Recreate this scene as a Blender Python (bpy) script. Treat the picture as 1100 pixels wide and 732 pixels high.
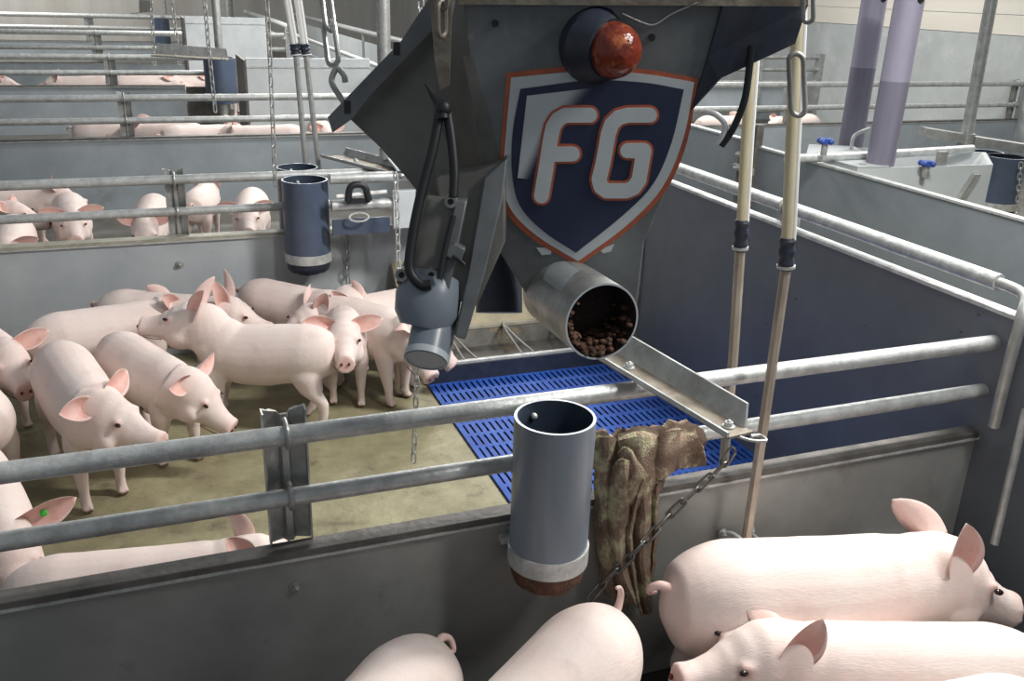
import bpy, bmesh, math, random
from mathutils import Vector, Matrix, noise
S = bpy.context.scene
for o in list(bpy.data.objects): bpy.data.objects.remove(o)
C = S.collection
PI = math.pi
rnd = random.Random(7)

# ------------------------------------------------------------------ camera, world, lights
H = 1.9; FPX = 980.13; YAW, PIT, ROL = .37414, .36775, .03495
fw = Vector((math.sin(YAW)*math.cos(PIT), math.cos(YAW)*math.cos(PIT), -math.sin(PIT)))
r0 = Vector((math.cos(YAW), -math.sin(YAW), 0)); u0 = r0.cross(fw)
rt = r0*math.cos(ROL)+u0*math.sin(ROL); up = -r0*math.sin(ROL)+u0*math.cos(ROL)
EYE = Vector((0, 0, H))
cam = bpy.data.cameras.new('camera'); co = bpy.data.objects.new('camera', cam); C.objects.link(co)
m3 = Matrix((rt, up, -fw)).transposed()
co.matrix_world = Matrix.Translation(EYE) @ m3.to_4x4()
cam.sensor_width = 36; cam.lens = FPX/1100*36; cam.clip_start = .05; cam.clip_end = 200
S.camera = co
w = bpy.data.worlds.new('world'); S.world = w; w.use_nodes = True
bg = w.node_tree.nodes['Background']; bg.inputs[0].default_value = (.86, .93, 1, 1); bg.inputs[1].default_value = .23
def area(name, loc, tgt, sx, sy, power, col=(1, .98, .94)):
    l = bpy.data.lights.new(name, 'AREA'); l.shape = 'RECTANGLE'; l.size = sx; l.size_y = sy
    l.energy = power; l.color = col
    o = bpy.data.objects.new(name, l); C.objects.link(o); o.location = loc
    o.rotation_euler = (Vector(tgt)-Vector(loc)).to_track_quat('-Z', 'Y').to_euler()
    return o
area('lamp_tube', (3.0, 2.3, 3.2), (1.3, 2.6, 0), .25, 1.0, 150)
area('lamp_tube', (2.0, .55, 3.1), (1.4, 1.4, .5), .2, .9, 38)
area('lamp_tube', (3.0, 7.6, 3.4), (1, 7.0, 0), .3, 1.4, 125)
area('lamp_tube', (2.0, 12.0, 3.6), (1, 12.0, 0), .3, 1.6, 180)
area('lamp_tube', (1.0, 18.5, 3.8), (1, 18.5, 0), .4, 2, 240)
area('lamp_tube', (6.5, 5.0, 3.6), (6, 5.5, 0), .3, 1.6, 150)
area('lamp_tube', (7.0, 10.5, 3.8), (7, 10.5, 0), .3, 1.6, 190)
area('lamp_tube', (-3, 24.5, 4.2), (-2, 28, 1.5), .4, 3, 260)
S.view_settings.view_transform = 'Standard'; S.view_settings.look = 'None'
S.view_settings.gamma = 1; S.view_settings.use_curve_mapping = False
S.view_settings.exposure = 0.2

def ray(px, py): return fw + rt*((px-550)/FPX) - up*((py-366)/FPX)
def at(px, py, d): return EYE + ray(px, py)*d
def onz(px, py, z): d = ray(px, py); return EYE + d*((z-H)/d.z)
def ony(px, py, Y): d = ray(px, py); return EYE + d*(Y/d.y)
def onx(px, py, X): d = ray(px, py); return EYE + d*(X/d.x)

# ------------------------------------------------------------------ materials
def mat(name, col, rough=.5, metal=0, col2=None, scale=8, detail=4, bump=0, bscale=None, contrast=(.35, .65), alpha=1,
        sss=0, stretch=None, trans=0, col3=None, scale3=2.0, thr3=(.6, .75), spec=.5, rvar=0):
    m = bpy.data.materials.new(name); m.use_nodes = True
    nt = m.node_tree; N = nt.nodes; L = nt.links; b = N['Principled BSDF']
    b.inputs['Base Color'].default_value = (*col, 1); b.inputs['Roughness'].default_value = rough
    b.inputs['Metallic'].default_value = metal; b.inputs['Alpha'].default_value = alpha
    b.inputs['Specular IOR Level'].default_value = spec
    b.inputs['Transmission Weight'].default_value = trans
    tc = N.new('ShaderNodeTexCoord'); src = tc.outputs['Object']
    if stretch:
        mp = N.new('ShaderNodeMapping'); mp.inputs['Scale'].default_value = stretch
        L.new(src, mp.inputs[0]); src = mp.outputs[0]
    last = None
    if col2:
        n = N.new('ShaderNodeTexNoise'); n.inputs['Scale'].default_value = scale; n.inputs['Detail'].default_value = detail
        n.inputs['Roughness'].default_value = .65
        L.new(src, n.inputs['Vector'])
        mr = N.new('ShaderNodeMapRange'); mr.inputs[1].default_value = contrast[0]; mr.inputs[2].default_value = contrast[1]
        L.new(n.outputs['Fac'], mr.inputs[0])
        mx = N.new('ShaderNodeMix'); mx.data_type = 'RGBA'
        mx.inputs[6].default_value = (*col, 1); mx.inputs[7].default_value = (*col2, 1)
        L.new(mr.outputs[0], mx.inputs[0]); last = mx.outputs[2]
        if rvar:
            m2 = N.new('ShaderNodeMapRange'); m2.inputs[3].default_value = rough-rvar; m2.inputs[4].default_value = rough+rvar
            L.new(n.outputs['Fac'], m2.inputs[0]); L.new(m2.outputs[0], b.inputs['Roughness'])
    if col3:
        n = N.new('ShaderNodeTexNoise'); n.inputs['Scale'].default_value = scale3; n.inputs['Detail'].default_value = 8
        n.inputs['Roughness'].default_value = .7
        L.new(src, n.inputs['Vector'])
        mr = N.new('ShaderNodeMapRange'); mr.inputs[1].default_value = thr3[0]; mr.inputs[2].default_value = thr3[1]
        L.new(n.outputs['Fac'], mr.inputs[0])
        mx = N.new('ShaderNodeMix'); mx.data_type = 'RGBA'
        if last: L.new(last, mx.inputs[6])
        else: mx.inputs[6].default_value = (*col, 1)
        mx.inputs[7].default_value = (*col3, 1)
        L.new(mr.outputs[0], mx.inputs[0]); last = mx.outputs[2]
    if last: L.new(last, b.inputs['Base Color'])
    if sss:
        b.inputs['Subsurface Weight'].default_value = sss; b.inputs['Subsurface Radius'].default_value = (.012, .005, .003)
    if bump:
        n = N.new('ShaderNodeTexNoise'); n.inputs['Scale'].default_value = bscale or scale*4; n.inputs['Detail'].default_value = 5
        L.new(src, n.inputs['Vector'])
        bp = N.new('ShaderNodeBump'); bp.inputs['Strength'].default_value = bump; bp.inputs['Distance'].default_value = .01
        L.new(n.outputs['Fac'], bp.inputs['Height']); L.new(bp.outputs[0], b.inputs['Normal'])
    return m
M = {}
M['galv'] = mat('galvanised_steel', (.50, .51, .50), .42, .55, (.33, .33, .31), 14, bump=.15, bscale=60, rvar=.1, col3=(.20, .18, .15), scale3=6, thr3=(.62, .8))
M['rail'] = mat('galvanised_rail', (.62, .64, .63), .42, .35, (.42, .43, .42), 20, bump=.2, bscale=90, rvar=.1, col3=(.22, .21, .19), scale3=9, thr3=(.64, .8))
M['dirty'] = mat('dirty_steel', (.30, .27, .22), .55, .4, (.17, .14, .11), 12, bump=.2, bscale=50, col3=(.42, .38, .30), scale3=5, thr3=(.55, .7))
M['panellit'] = mat('lit_grey_pen_panel', (.46, .49, .51), .42, 0, (.38, .41, .43), 3, bump=.04, bscale=30, rvar=.08, col3=(.27, .27, .25), scale3=3.5, thr3=(.62, .85))  # brighter copy of the pen panel, stronger lighting put into its colour
M['pipeworn'] = mat('worn_drinker_steel', (.47, .42, .35), .5, .3, (.30, .25, .20), 14, bump=.2, bscale=50, stretch=(1, 1, .3))
M['chainmetal'] = mat('worn_chain_steel', (.24, .235, .22), .4, .8, (.14, .13, .12), 40)
M['panel'] = mat('grey_pen_panel', (.37, .41, .44), .42, 0, (.30, .335, .36), 3, bump=.04, bscale=30, rvar=.08, col3=(.20, .20, .19), scale3=2.5, thr3=(.6, .85))
M['panelnear'] = mat('grey_steel_panel', (.37, .38, .365), .38, .3, (.30, .305, .29), 4, bump=.06, bscale=8, rvar=.08, col3=(.15, .13, .10), scale3=3, thr3=(.58, .8))
M['sidewall'] = mat('slate_blue_panel', (.145, .162, .187), .5, 0, (.12, .134, .155), 3, bump=.04, bscale=20, rvar=.08, col3=(.10, .10, .11), scale3=4, thr3=(.62, .85))
M['aisle'] = mat('aisle_wall_panel', (.23, .255, .28), .45, 0, (.19, .215, .24), 3, bump=.04, bscale=20, rvar=.08)
M['cap'] = mat('dark_panel_cap', (.16, .15, .14), .5, .3, (.09, .085, .075), 10, bump=.2, bscale=60)
M['capw'] = mat('pale_panel_cap', (.45, .43, .36), .5, .1, (.30, .28, .22), 12)
M['white'] = mat('white_board', (.62, .66, .67), .4, 0, (.52, .56, .57), 3, bump=.03, rvar=.05, col3=(.36, .36, .34), scale3=4, thr3=(.64, .85))
M['boxwhite'] = mat('white_feeder_box', (.50, .53, .53), .4, 0, (.44, .47, .48), 3, bump=.03, rvar=.05)
M['hopper'] = mat('hopper_steel', (.20, .215, .22), .45, .3, (.115, .125, .13), 5, bump=.08, bscale=30, rvar=.1, col3=(.30, .33, .34), scale3=6, thr3=(.6, .75))
M['hopper_side'] = mat('hopper_side_steel', (.17, .165, .155), .5, .3, (.10, .095, .085), 5, bump=.08, bscale=30, col3=(.19, .15, .11), scale3=5, thr3=(.56, .75))
M['tubegrey'] = mat('grey_plastic_pipe', (.20, .235, .275), .32, 0, (.17, .20, .24), 5, rvar=.06, col3=(.27, .30, .33), scale3=18, thr3=(.6, .8), bump=.02, stretch=(1, 1, .15))
M['tubeblue'] = mat('blue_grey_plastic_pipe', (.075, .10, .155), .35, 0, (.06, .08, .12), 5, rvar=.06, col3=(.12, .14, .18), scale3=9, thr3=(.6, .8))
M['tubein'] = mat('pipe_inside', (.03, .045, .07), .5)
M['pipedark'] = mat('shaded_crusted_pipe_inside', (.035, .022, .016), .8, 0, (.015, .010, .008), 30, bump=.8, bscale=60, col3=(.12, .06, .035), scale3=30, thr3=(.55, .7))  # crust made near-black to carry the shade inside the outlet pipe
M['rim'] = mat('pipe_rim', (.48, .52, .55), .4)
M['orange'] = mat('orange_print', (.52, .13, .06), .5, 0, (.40, .10, .05), 30, col3=(.25, .10, .07), scale3=40, thr3=(.6, .7))
M['white_print'] = mat('white_print', (.60, .64, .66), .5, 0, (.54, .58, .60), 10, col3=(.30, .28, .24), scale3=60, thr3=(.68, .74))
M['navy'] = mat('navy_print', (.018, .026, .065), .42, 0, (.022, .032, .075), 12, col3=(.07, .08, .11), scale3=70, thr3=(.7, .76))
M['lamp'] = mat('amber_lens', (.30, .05, .022), .14, 0, (.14, .022, .014), 30, col3=(.50, .15, .06), scale3=26, thr3=(.52, .6), bump=.35, bscale=60)
M['black'] = mat('black_rubber', (.012, .013, .016), .5)
M['navyrubber'] = mat('navy_plastic', (.016, .022, .042), .45, 0, (.03, .035, .05), 20)
M['hose'] = mat('cream_hose', (.66, .60, .43), .5, 0, (.60, .53, .36), 9)
M['hosewhite'] = mat('white_hose', (.80, .80, .78), .4)
M['concrete'] = mat('pen_concrete', (.30, .275, .165), .55, 0, (.20, .18, .105), 5, detail=8, bump=.5, bscale=24, rvar=.15, col3=(.10, .085, .055), scale3=7, thr3=(.56, .72))
M['concback'] = mat('worn_grey_floor', (.17, .165, .15), .6, 0, (.10, .095, .08), 3, detail=8, bump=.4, bscale=20, col3=(.22, .19, .13), scale3=4, thr3=(.55, .75))
M['concdark'] = mat('dark_front_floor', (.045, .042, .036), .5, 0, (.02, .019, .017), 5, detail=8, bump=.4, bscale=20)  # near-black floor tone varied by noise
M['wall'] = mat('concrete_wall', (.47, .50, .50), .8, 0, (.36, .38, .38), .9, detail=8, bump=.3, bscale=12, col3=(.55, .57, .57), scale3=1.6, thr3=(.5, .75))
M['wallback'] = mat('stained_back_wall', (.42, .41, .385), .8, 0, (.27, .25, .22), .5, detail=8, stretch=(1.6, 1, .12), contrast=(.4, .7), bump=.1)
M['plank'] = mat('cream_boards', (.74, .70, .62), .6, 0, (.66, .62, .55), 2, stretch=(1, .2, 1))
M['blue'] = mat('blue_slats', (.018, .09, .40), .6, 0, (.014, .06, .32), 8, rvar=.1, col3=(.10, .12, .18), scale3=12, thr3=(.62, .8))
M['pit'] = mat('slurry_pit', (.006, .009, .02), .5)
M['trough'] = mat('trough_steel', (.12, .115, .105), .45, .3, (.06, .055, .045), 8, col3=(.22, .15, .08), scale3=9, thr3=(.58, .7))
M['feed'] = mat('feed_meal', (.52, .43, .24), .9, 0, (.36, .27, .13), 40, bump=1, bscale=60)
M['board'] = mat('feed_dusted_board', (.40, .35, .23), .7, 0, (.28, .24, .17), 9, detail=8, bump=.3, bscale=30, col3=(.20, .15, .09), scale3=12, thr3=(.6, .75))
M['lilac'] = mat('lilac_tube', (.33, .31, .40), .3, 0, (.28, .265, .35), 4, stretch=(3, 3, .3))
M['lilacfeed'] = mat('lilac_tube_filled', (.20, .19, .245), .3, 0, (.165, .155, .205), 4, stretch=(3, 3, .3))
M['knob'] = mat('blue_plastic_knob', (.03, .07, .30), .4)
M['sack'] = mat('burlap', (.35, .25, .18), .95, 0, (.20, .135, .10), 7, bump=.9, bscale=220, col3=(.56, .53, .34), scale3=10, thr3=(.50, .60))
M['residue'] = mat('feed_residue', (.16, .075, .045), .8, 0, (.06, .03, .02), 30, bump=1, bscale=50, col3=(.38, .26, .18), scale3=60, thr3=(.6, .7))
M['green'] = mat('green_tag', (.05, .55, .06), .4)
M['hoof'] = mat('hoof_horn', (.20, .14, .09), .6)
M['eye'] = mat('eye_dark', (.02, .012, .010), .12)
M['nostril'] = mat('nostril', (.12, .03, .025), .6)
M['decal'] = mat('print_gradient', (.5, .5, .5), .45)
nt = M['decal'].node_tree; ca = nt.nodes.new('ShaderNodeAttribute'); ca.attribute_name = 'ink'
nt.links.new(ca.outputs['Color'], nt.nodes['Principled BSDF'].inputs['Base Color'])

def skin_mat(name, base, pink, dirt):
    m = bpy.data.materials.new(name); m.use_nodes = True
    nt = m.node_tree; N = nt.nodes; L = nt.links; b = N['Principled BSDF']
    tc = N.new('ShaderNodeTexCoord'); oi = N.new('ShaderNodeObjectInfo')
    ad = N.new('ShaderNodeVectorMath'); ad.operation = 'ADD'
    L.new(tc.outputs['Object'], ad.inputs[0]); L.new(oi.outputs['Random'], ad.inputs[1])
    def noise_(sc, d=4, a=.35, z=.7):
        n = N.new('ShaderNodeTexNoise'); n.inputs['Scale'].default_value = sc; n.inputs['Detail'].default_value = d
        L.new(ad.outputs[0], n.inputs['Vector'])
        r = N.new('ShaderNodeMapRange'); r.inputs[1].default_value = a; r.inputs[2].default_value = z
        L.new(n.outputs['Fac'], r.inputs[0]); return r.outputs[0], n.outputs['Fac']
    at_ = N.new('ShaderNodeAttribute'); at_.attribute_name = 'tint'
    sp = N.new('ShaderNodeSeparateColor'); L.new(at_.outputs['Color'], sp.inputs[0])
    def mix(fac, a, bcol, amt=1):
        x = N.new('ShaderNodeMix'); x.data_type = 'RGBA'
        if amt != 1:
            mu = N.new('ShaderNodeMath'); mu.operation = 'MULTIPLY'; mu.inputs[1].default_value = amt
            L.new(fac, mu.inputs[0]); fac = mu.outputs[0]
        L.new(fac, x.inputs[0])
        if isinstance(a, tuple): x.inputs[6].default_value = (*a, 1)
        else: L.new(a, x.inputs[6])
        x.inputs[7].default_value = (*bcol, 1); return x.outputs[2]
    f1, _ = noise_(5, 3, .4, .7); f2, _ = noise_(9, 6, .58, .75); f3, fr = noise_(70, 4)
    c = mix(f1, base, tuple(base[i]*.82+pink[i]*.18 for i in range(3)))
    c = mix(sp.outputs['Red'], c, pink)
    c = mix(f2, c, dirt, .30)
    c = mix(sp.outputs['Green'], c, dirt)
    c = mix(f3, c, (.92, .86, .82), .10)
    L.new(c, b.inputs['Base Color']); b.inputs['Roughness'].default_value = .58
    b.inputs['Specular IOR Level'].default_value = .3
    b.inputs['Subsurface Weight'].default_value = .12; b.inputs['Subsurface Radius'].default_value = (.015, .006, .004)
    mp = N.new('ShaderNodeMapping'); mp.inputs['Scale'].default_value = (30, 160, 60)
    L.new(tc.outputs['Object'], mp.inputs[0])
    n = N.new('ShaderNodeTexNoise'); n.inputs['Scale'].default_value = 2; n.inputs['Detail'].default_value = 3
    L.new(mp.outputs[0], n.inputs['Vector'])
    bp = N.new('ShaderNodeBump'); bp.inputs['Strength'].default_value = .25; bp.inputs['Distance'].default_value = .004
    L.new(n.outputs['Fac'], bp.inputs['Height']); L.new(bp.outputs[0], b.inputs['Normal'])
    return m
M['skin'] = skin_mat('pig_skin', (.73, .64, .595), (.66, .345, .30), (.36, .29, .24))
M['ear_in'] = mat('inner_ear_skin', (.66, .36, .31), .55, 0, (.72, .48, .43), 14, sss=.1, col3=(.52, .20, .16), scale3=16, thr3=(.55, .78))

# ------------------------------------------------------------------ mesh helpers
def bm_new(): return bmesh.new()
def link(name, bm, m, parent=None, smooth=True, bevel=0, mats=None):
    bmesh.ops.recalc_face_normals(bm, faces=bm.faces[:])
    me = bpy.data.meshes.new(name); bm.to_mesh(me); bm.free()
    for k in (mats or [m]): me.materials.append(M[k])
    o = bpy.data.objects.new(name, me); C.objects.link(o)
    if smooth:
        me.polygons.foreach_set('use_smooth', [True]*len(me.polygons))
        me.set_sharp_from_angle(angle=math.radians(38))
    if bevel:
        b = o.modifiers.new('bevel', 'BEVEL'); b.width = bevel; b.segments = 2; b.limit_method = 'ANGLE'
    if parent: o.parent = parent
    return o
def rebase(o, loc=None):
    """put a one-mesh thing's origin at the bottom centre of its mesh"""
    me = o.data; vs = [v.co for v in me.vertices]
    mn = Vector([min(v[i] for v in vs) for i in range(3)]); mx = Vector([max(v[i] for v in vs) for i in range(3)])
    c = Vector(((mn.x+mx.x)/2, (mn.y+mx.y)/2, mn.z)) if loc is None else Vector(loc)
    me.transform(Matrix.Translation(-c)); o.location = c
    return o
def tag(o, label, cat, group=None, kind=None):
    o['label'] = label; o['category'] = cat
    if group: o['group'] = group
    if kind: o['kind'] = kind
    return o
def struct(name, bm, m, mats=None):
    o = link(name, bm, m, smooth=False, mats=mats); o['kind'] = 'structure'; return o
class Thing:
    """an Empty at the thing's base; parts are given in world space and re-expressed under it"""
    def __init__(s, name, label, cat, loc, group=None):
        s.o = bpy.data.objects.new(name, None); C.objects.link(s.o); s.o.location = loc; s.o.empty_display_size = .1
        s.loc = Vector(loc); tag(s.o, label, cat, group)
    def part(s, name, bm, m, label=None, parent=None, **k):
        for v in bm.verts: v.co -= s.loc
        o = link(name, bm, m, parent or s.o, **k)
        if label: o['label'] = label
        return o
def box(bm, x0, x1, y0, y1, z0, z1, mi=0):
    vs = [bm.verts.new(p) for p in ((x0,y0,z0),(x1,y0,z0),(x1,y1,z0),(x0,y1,z0),(x0,y0,z1),(x1,y0,z1),(x1,y1,z1),(x0,y1,z1))]
    for f in ((0,3,2,1),(4,5,6,7),(0,1,5,4),(1,2,6,5),(2,3,7,6),(3,0,4,7)):
        F = bm.faces.new([vs[i] for i in f]); F.material_index = mi
    return vs
def prism(bm, pts, off, mi=0):
    """closed solid: polygon pts swept by vector off"""
    a = [bm.verts.new(p) for p in pts]; b = [bm.verts.new(Vector(p)+Vector(off)) for p in pts]
    n = len(a); fs = [bm.faces.new(a), bm.faces.new(b[::-1])]
    for i in range(n): fs.append(bm.faces.new((a[i], b[i], b[(i+1) % n], a[(i+1) % n])))
    for f in fs: f.material_index = mi
    return a, b
def hullpoly(bm, A, B, mi=0):
    a = [bm.verts.new(p) for p in A]; b = [bm.verts.new(p) for p in B]; n = len(a)
    fs = [bm.faces.new(a), bm.faces.new(b[::-1])]
    for i in range(n): fs.append(bm.faces.new((a[i], b[i], b[(i+1) % n], a[(i+1) % n])))
    for f in fs: f.material_index = mi
def frames(pts, closed=False):
    pts = [Vector(p) for p in pts]; n = len(pts); T = []
    for i in range(n):
        if closed: t = pts[(i+1) % n]-pts[i-1]
        else: t = pts[min(i+1, n-1)]-pts[max(i-1, 0)]
        T.append(t.normalized())
    a = Vector((0, 0, 1)) if abs(T[0].z) < .9 else Vector((1, 0, 0))
    nv = T[0].cross(a).normalized(); out = []
    for t in T:
        nv = (nv-t*nv.dot(t)).normalized(); out.append((nv, t.cross(nv)))
    return pts, out
def tube(bm, pts, r, seg=12, closed=False, cap=True, rs=None, mi=0, flat=None):
    pts, fr = frames(pts, closed); rings = []
    for i, (p, (a, b)) in enumerate(zip(pts, fr)):
        R = rs[i] if rs else r; fl = flat if flat else 1
        rings.append([bm.verts.new(p+a*(R*math.cos(2*PI*k/seg))+b*(R*fl*math.sin(2*PI*k/seg))) for k in range(seg)])
    n = len(rings)
    for i in range(n if closed else n-1):
        A, B = rings[i], rings[(i+1) % n]
        for k in range(seg):
            f = bm.faces.new((A[k], A[(k+1) % seg], B[(k+1) % seg], B[k])); f.material_index = mi
    if cap and not closed:
        f = bm.faces.new(rings[0][::-1]); f.material_index = mi
        f = bm.faces.new(rings[-1]); f.material_index = mi
    return rings
def pipe_hollow(bm, p0, p1, R, th, seg=40, mi=(0, 1, 2), depth=None, r1=None):
    """open-mouthed pipe: outside, rim, inside down to depth then a floor"""
    p0, p1 = Vector(p0), Vector(p1); ax = (p1-p0).normalized(); a = ax.orthogonal().normalized(); b = ax.cross(a)
    r1 = r1 or R
    def ring(p, rr): return [bm.verts.new(p+a*rr*math.cos(2*PI*k/seg)+b*rr*math.sin(2*PI*k/seg)) for k in range(seg)]
    L = (p1-p0).length; depth = depth or L*.97
    R0, R1, R2 = ring(p0, r1), ring(p1, R), ring(p1, R-th); R3 = ring(p1-ax*depth, (R-th)*.98)
    for A, B, m in ((R0, R1, mi[0]), (R1, R2, mi[1]), (R2, R3, mi[2])):
        for k in range(seg):
            f = bm.faces.new((A[k], A[(k+1) % seg], B[(k+1) % seg], B[k])); f.material_index = m
    bm.faces.new(R3).material_index = mi[2]; bm.faces.new(R0[::-1]).material_index = mi[0]
def smoothpath(pts, n=8):
    P = [Vector(p) for p in pts]; P = [P[0]*2-P[1]]+P+[P[-1]*2-P[-2]]; out = []
    for i in range(1, len(P)-2):
        for k in range(n):
            t = k/n; a, b, c, d = P[i-1:i+3]
            out.append(.5*((2*b)+(c-a)*t+(2*a-5*b+4*c-d)*t*t+(3*b-a-3*c+d)*t**3))
    out.append(P[-2]); return out
def sphere(bm, c, r, sc=(1, 1, 1), u=14, v=10, mi=0, rot=None):
    m = Matrix.Translation(Vector(c)) @ (rot.to_4x4() if rot else Matrix.Identity(4)) @ Matrix.Diagonal((r*sc[0], r*sc[1], r*sc[2], 1))
    g = bmesh.ops.create_uvsphere(bm, u_segments=u, v_segments=v, radius=1, matrix=m)
    for x in g['verts']:
        for f in x.link_faces: f.material_index = mi
def bolt(bm, p, n, r=.009):
    p, n = Vector(p), Vector(n).normalized()
    tube(bm, [p, p+n*r*.3], r*1.5, 16); tube(bm, [p+n*r*.3, p+n*r*1.3], r, 6)
    sphere(bm, p+n*r*1.3, r*.55, u=8, v=6)
def stadium(c, ax, side, L, W, n=6):
    """centreline of a chain link, length L (outer to centre), half width W"""
    out = []; h = L/2-W
    for k in range(n+1): a = PI*k/n; out.append(c+ax*(h+W*math.sin(a))+side*(W*math.cos(a)))
    for k in range(n+1): a = PI*k/n; out.append(c-ax*(h+W*math.sin(a))-side*(W*math.cos(a)))
    return out
def chain_links(path, L, W):
    """evenly spaced links along a polyline -> list of (centre, axis, side)"""
    P = [Vector(p) for p in path]; ds = [0]
    for a, b in zip(P, P[1:]): ds.append(ds[-1]+(b-a).length)
    step = L*.78; n = max(1, int(ds[-1]/step)); out = []
    def ev(d):
        d = max(0, min(d, ds[-1]-1e-6))
        for i in range(len(P)-1):
            if d <= ds[i+1]: return P[i].lerp(P[i+1], (d-ds[i])/(ds[i+1]-ds[i]))
        return P[-1]
    for i in range(n):
        d = (i+.5)*step; a = (ev(d+step/2)-ev(d-step/2)).normalized()
        s = a.cross(fw).normalized()
        if i % 2: s = a.cross(s).normalized(); 
        q = Matrix.Rotation(.5, 3, a); s = q @ s
        out.append((ev(d), a, s))
    return out
def chain(path, L, W, r, label, m='galv', seg=6, parts=False, n=4, group=None, name='chain'):
    ls = chain_links(path, L, W)
    if parts:
        base = min((Vector(p) for p in path), key=lambda p: p.z)
        t = Thing(name, label, 'chain', base, group)
        for c, a, s in ls:
            bm = bm_new(); tube(bm, stadium(c, a, s, L, W, 6), r, 8, closed=True); t.part('link', bm, m)
        return t
    bm = bm_new()
    for c, a, s in ls: tube(bm, stadium(c, a, s, L, W, n), r, seg, closed=True)
    return tag(rebase(link(name, bm, m)), label, 'chain', group)

# ------------------------------------------------------------------ the setting
X1, X2 = 2.33, 3.63
ROW = [1.9, 4.92, 8.5, 12.95, 18.3, 25.3]
bm = bm_new(); box(bm, -9, 10, 1.95, 4.93, -.2, 0); struct('floor', bm, 'concrete')
bm = bm_new(); box(bm, -9, 10, 4.93, 28, -.2, 0); struct('floor_back', bm, 'concback')
bm = bm_new(); box(bm, -4, 10, -3, 1.95, -.2, 0); struct('floor_front', bm, 'concdark')
bm = bm_new(); box(bm, 10, 10.2, -3, 28, -.2, 1.56); struct('wall_right', bm, 'wall')
bm = bm_new()
for k in range(5): box(bm, 10.01, 10.19, -3, 28, 1.56+k*.24+.008, 1.56+(k+1)*.24)
struct('trim_1', bm, 'plank')
bm = bm_new(); box(bm, -9, 10.2, 28, 28.2, -.2, 4.2); struct('wall_back', bm, 'wallback')

# ------------------------------------------------------------------ fences
def ubolt(bm, x, y, z, R=.024):
    pts = [(x, y+.03, z+R)]+[(x, y-R*math.sin(PI*k/8), z+R*math.cos(PI*k/8)) for k in range(9)]+[(x, y+.03, z-R)]
    tube(bm, pts, .006, 8)
def fence(Y, x0, x1, label, posts, zr=(.94, .78), zp=.645, pm='panel', cm='cap', rr=.0235, gaps=None, detail=True, th=.03, zb=.0, postw=.05, capg=.012):
    t = Thing('pen_fence', label, 'fence', ((x0+x1)/2, Y, 0))
    bm = bm_new(); tube(bm, [(x0, Y, zr[0]), (x1, Y, zr[0])], rr, 20); t.part('top_rail', bm, 'rail')
    bm = bm_new(); tube(bm, [(x0, Y, zr[1]), (x1, Y, zr[1])], rr*.92, 20); t.part('lower_rail', bm, 'rail')
    for a, b in (gaps or [(x0, x1)]):
        bm = bm_new(); box(bm, a, b, Y-th/2, Y+th/2, zb, zp-.02); t.part('panel', bm, pm, bevel=.002)
        bm = bm_new(); box(bm, a, b, Y-th/2-.010, Y+th/2+.012, zp-.02, zp); pc = t.part('panel_cap', bm, cm, bevel=.002)
        bm = bm_new(); box(bm, a, b, Y-th/2-.0135, Y-th/2-.0102, zp-.024, zp-.017); t.part('cap_highlight', bm, 'rail', 'bright strip for the edge highlight', parent=pc)  # bright strip stands in for the highlight under the cap
    for px in posts:
        bm = bm_new(); w_ = postw; n = 16; pts = []
        # ribbed channel plate behind the rails
        prof = [(-w_, .0), (-w_, .035), (-w_*.75, .035), (-w_*.62, .045), (-w_*.3, .045), (-w_*.2, .03), (w_*.2, .03), (w_*.3, .045), (w_*.62, .045), (w_*.75, .035), (w_, .035), (w_, .0), (w_*.92, .0), (w_*.92, .028), (w_*.28, .038), (w_*.15, .024), (-w_*.15, .024), (-w_*.28, .038), (-w_*.92, .028), (-w_*.92, 0)]
        z0, z1 = (zp-.01), zr[0]+.05
        y_ = Y+rr-.004
        A = [(px+a, y_+b, z0) for a, b in prof]; B = [(px+a, y_+b, z1-(.02*(1-abs(a)/w_))) for a, b in prof]
        hullpoly(bm, A, B)
        pp = t.part('post', bm, 'galv')
        for zz in zr[:2]:
            bm = bm_new(); ubolt(bm, px, Y-.001, zz, rr+.004); t.part('clamp', bm, 'galv', parent=pp)
    return t
nf = fence(ROW[0], -.9, 2.33, 'near dark grey pen fence with two galvanised rails, behind the foreground pigs', [.206], pm='panelnear', th=.03)
bm = bm_new()
for px, py in ((318, 630),): bolt(bm, ony(px, py, ROW[0]-.016), (0, -1, 0), .010)
nf.part('bolt', bm, 'galv')
bm = bm_new(); p = ony(540, 567, ROW[0]-.017)
box(bm, p.x-.012, p.x+.030, p.y-.006, p.y, p.z-.028, p.z+.026); bolt(bm, p+Vector((.018, -.006, 0)), (0, -1, 0), .009)
nf.part('bracket', bm, 'galv')
bm = bm_new(); p = ony(1055, 522, ROW[0]-.017)
box(bm, p.x-.006, p.x+.03, p.y-.006, p.y, p.z-.012, p.z+.012); bolt(bm, p+Vector((-.004, -.004, 0)), (0, -1, 0), .007)
nf.part('bracket', bm, 'galv')

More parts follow.
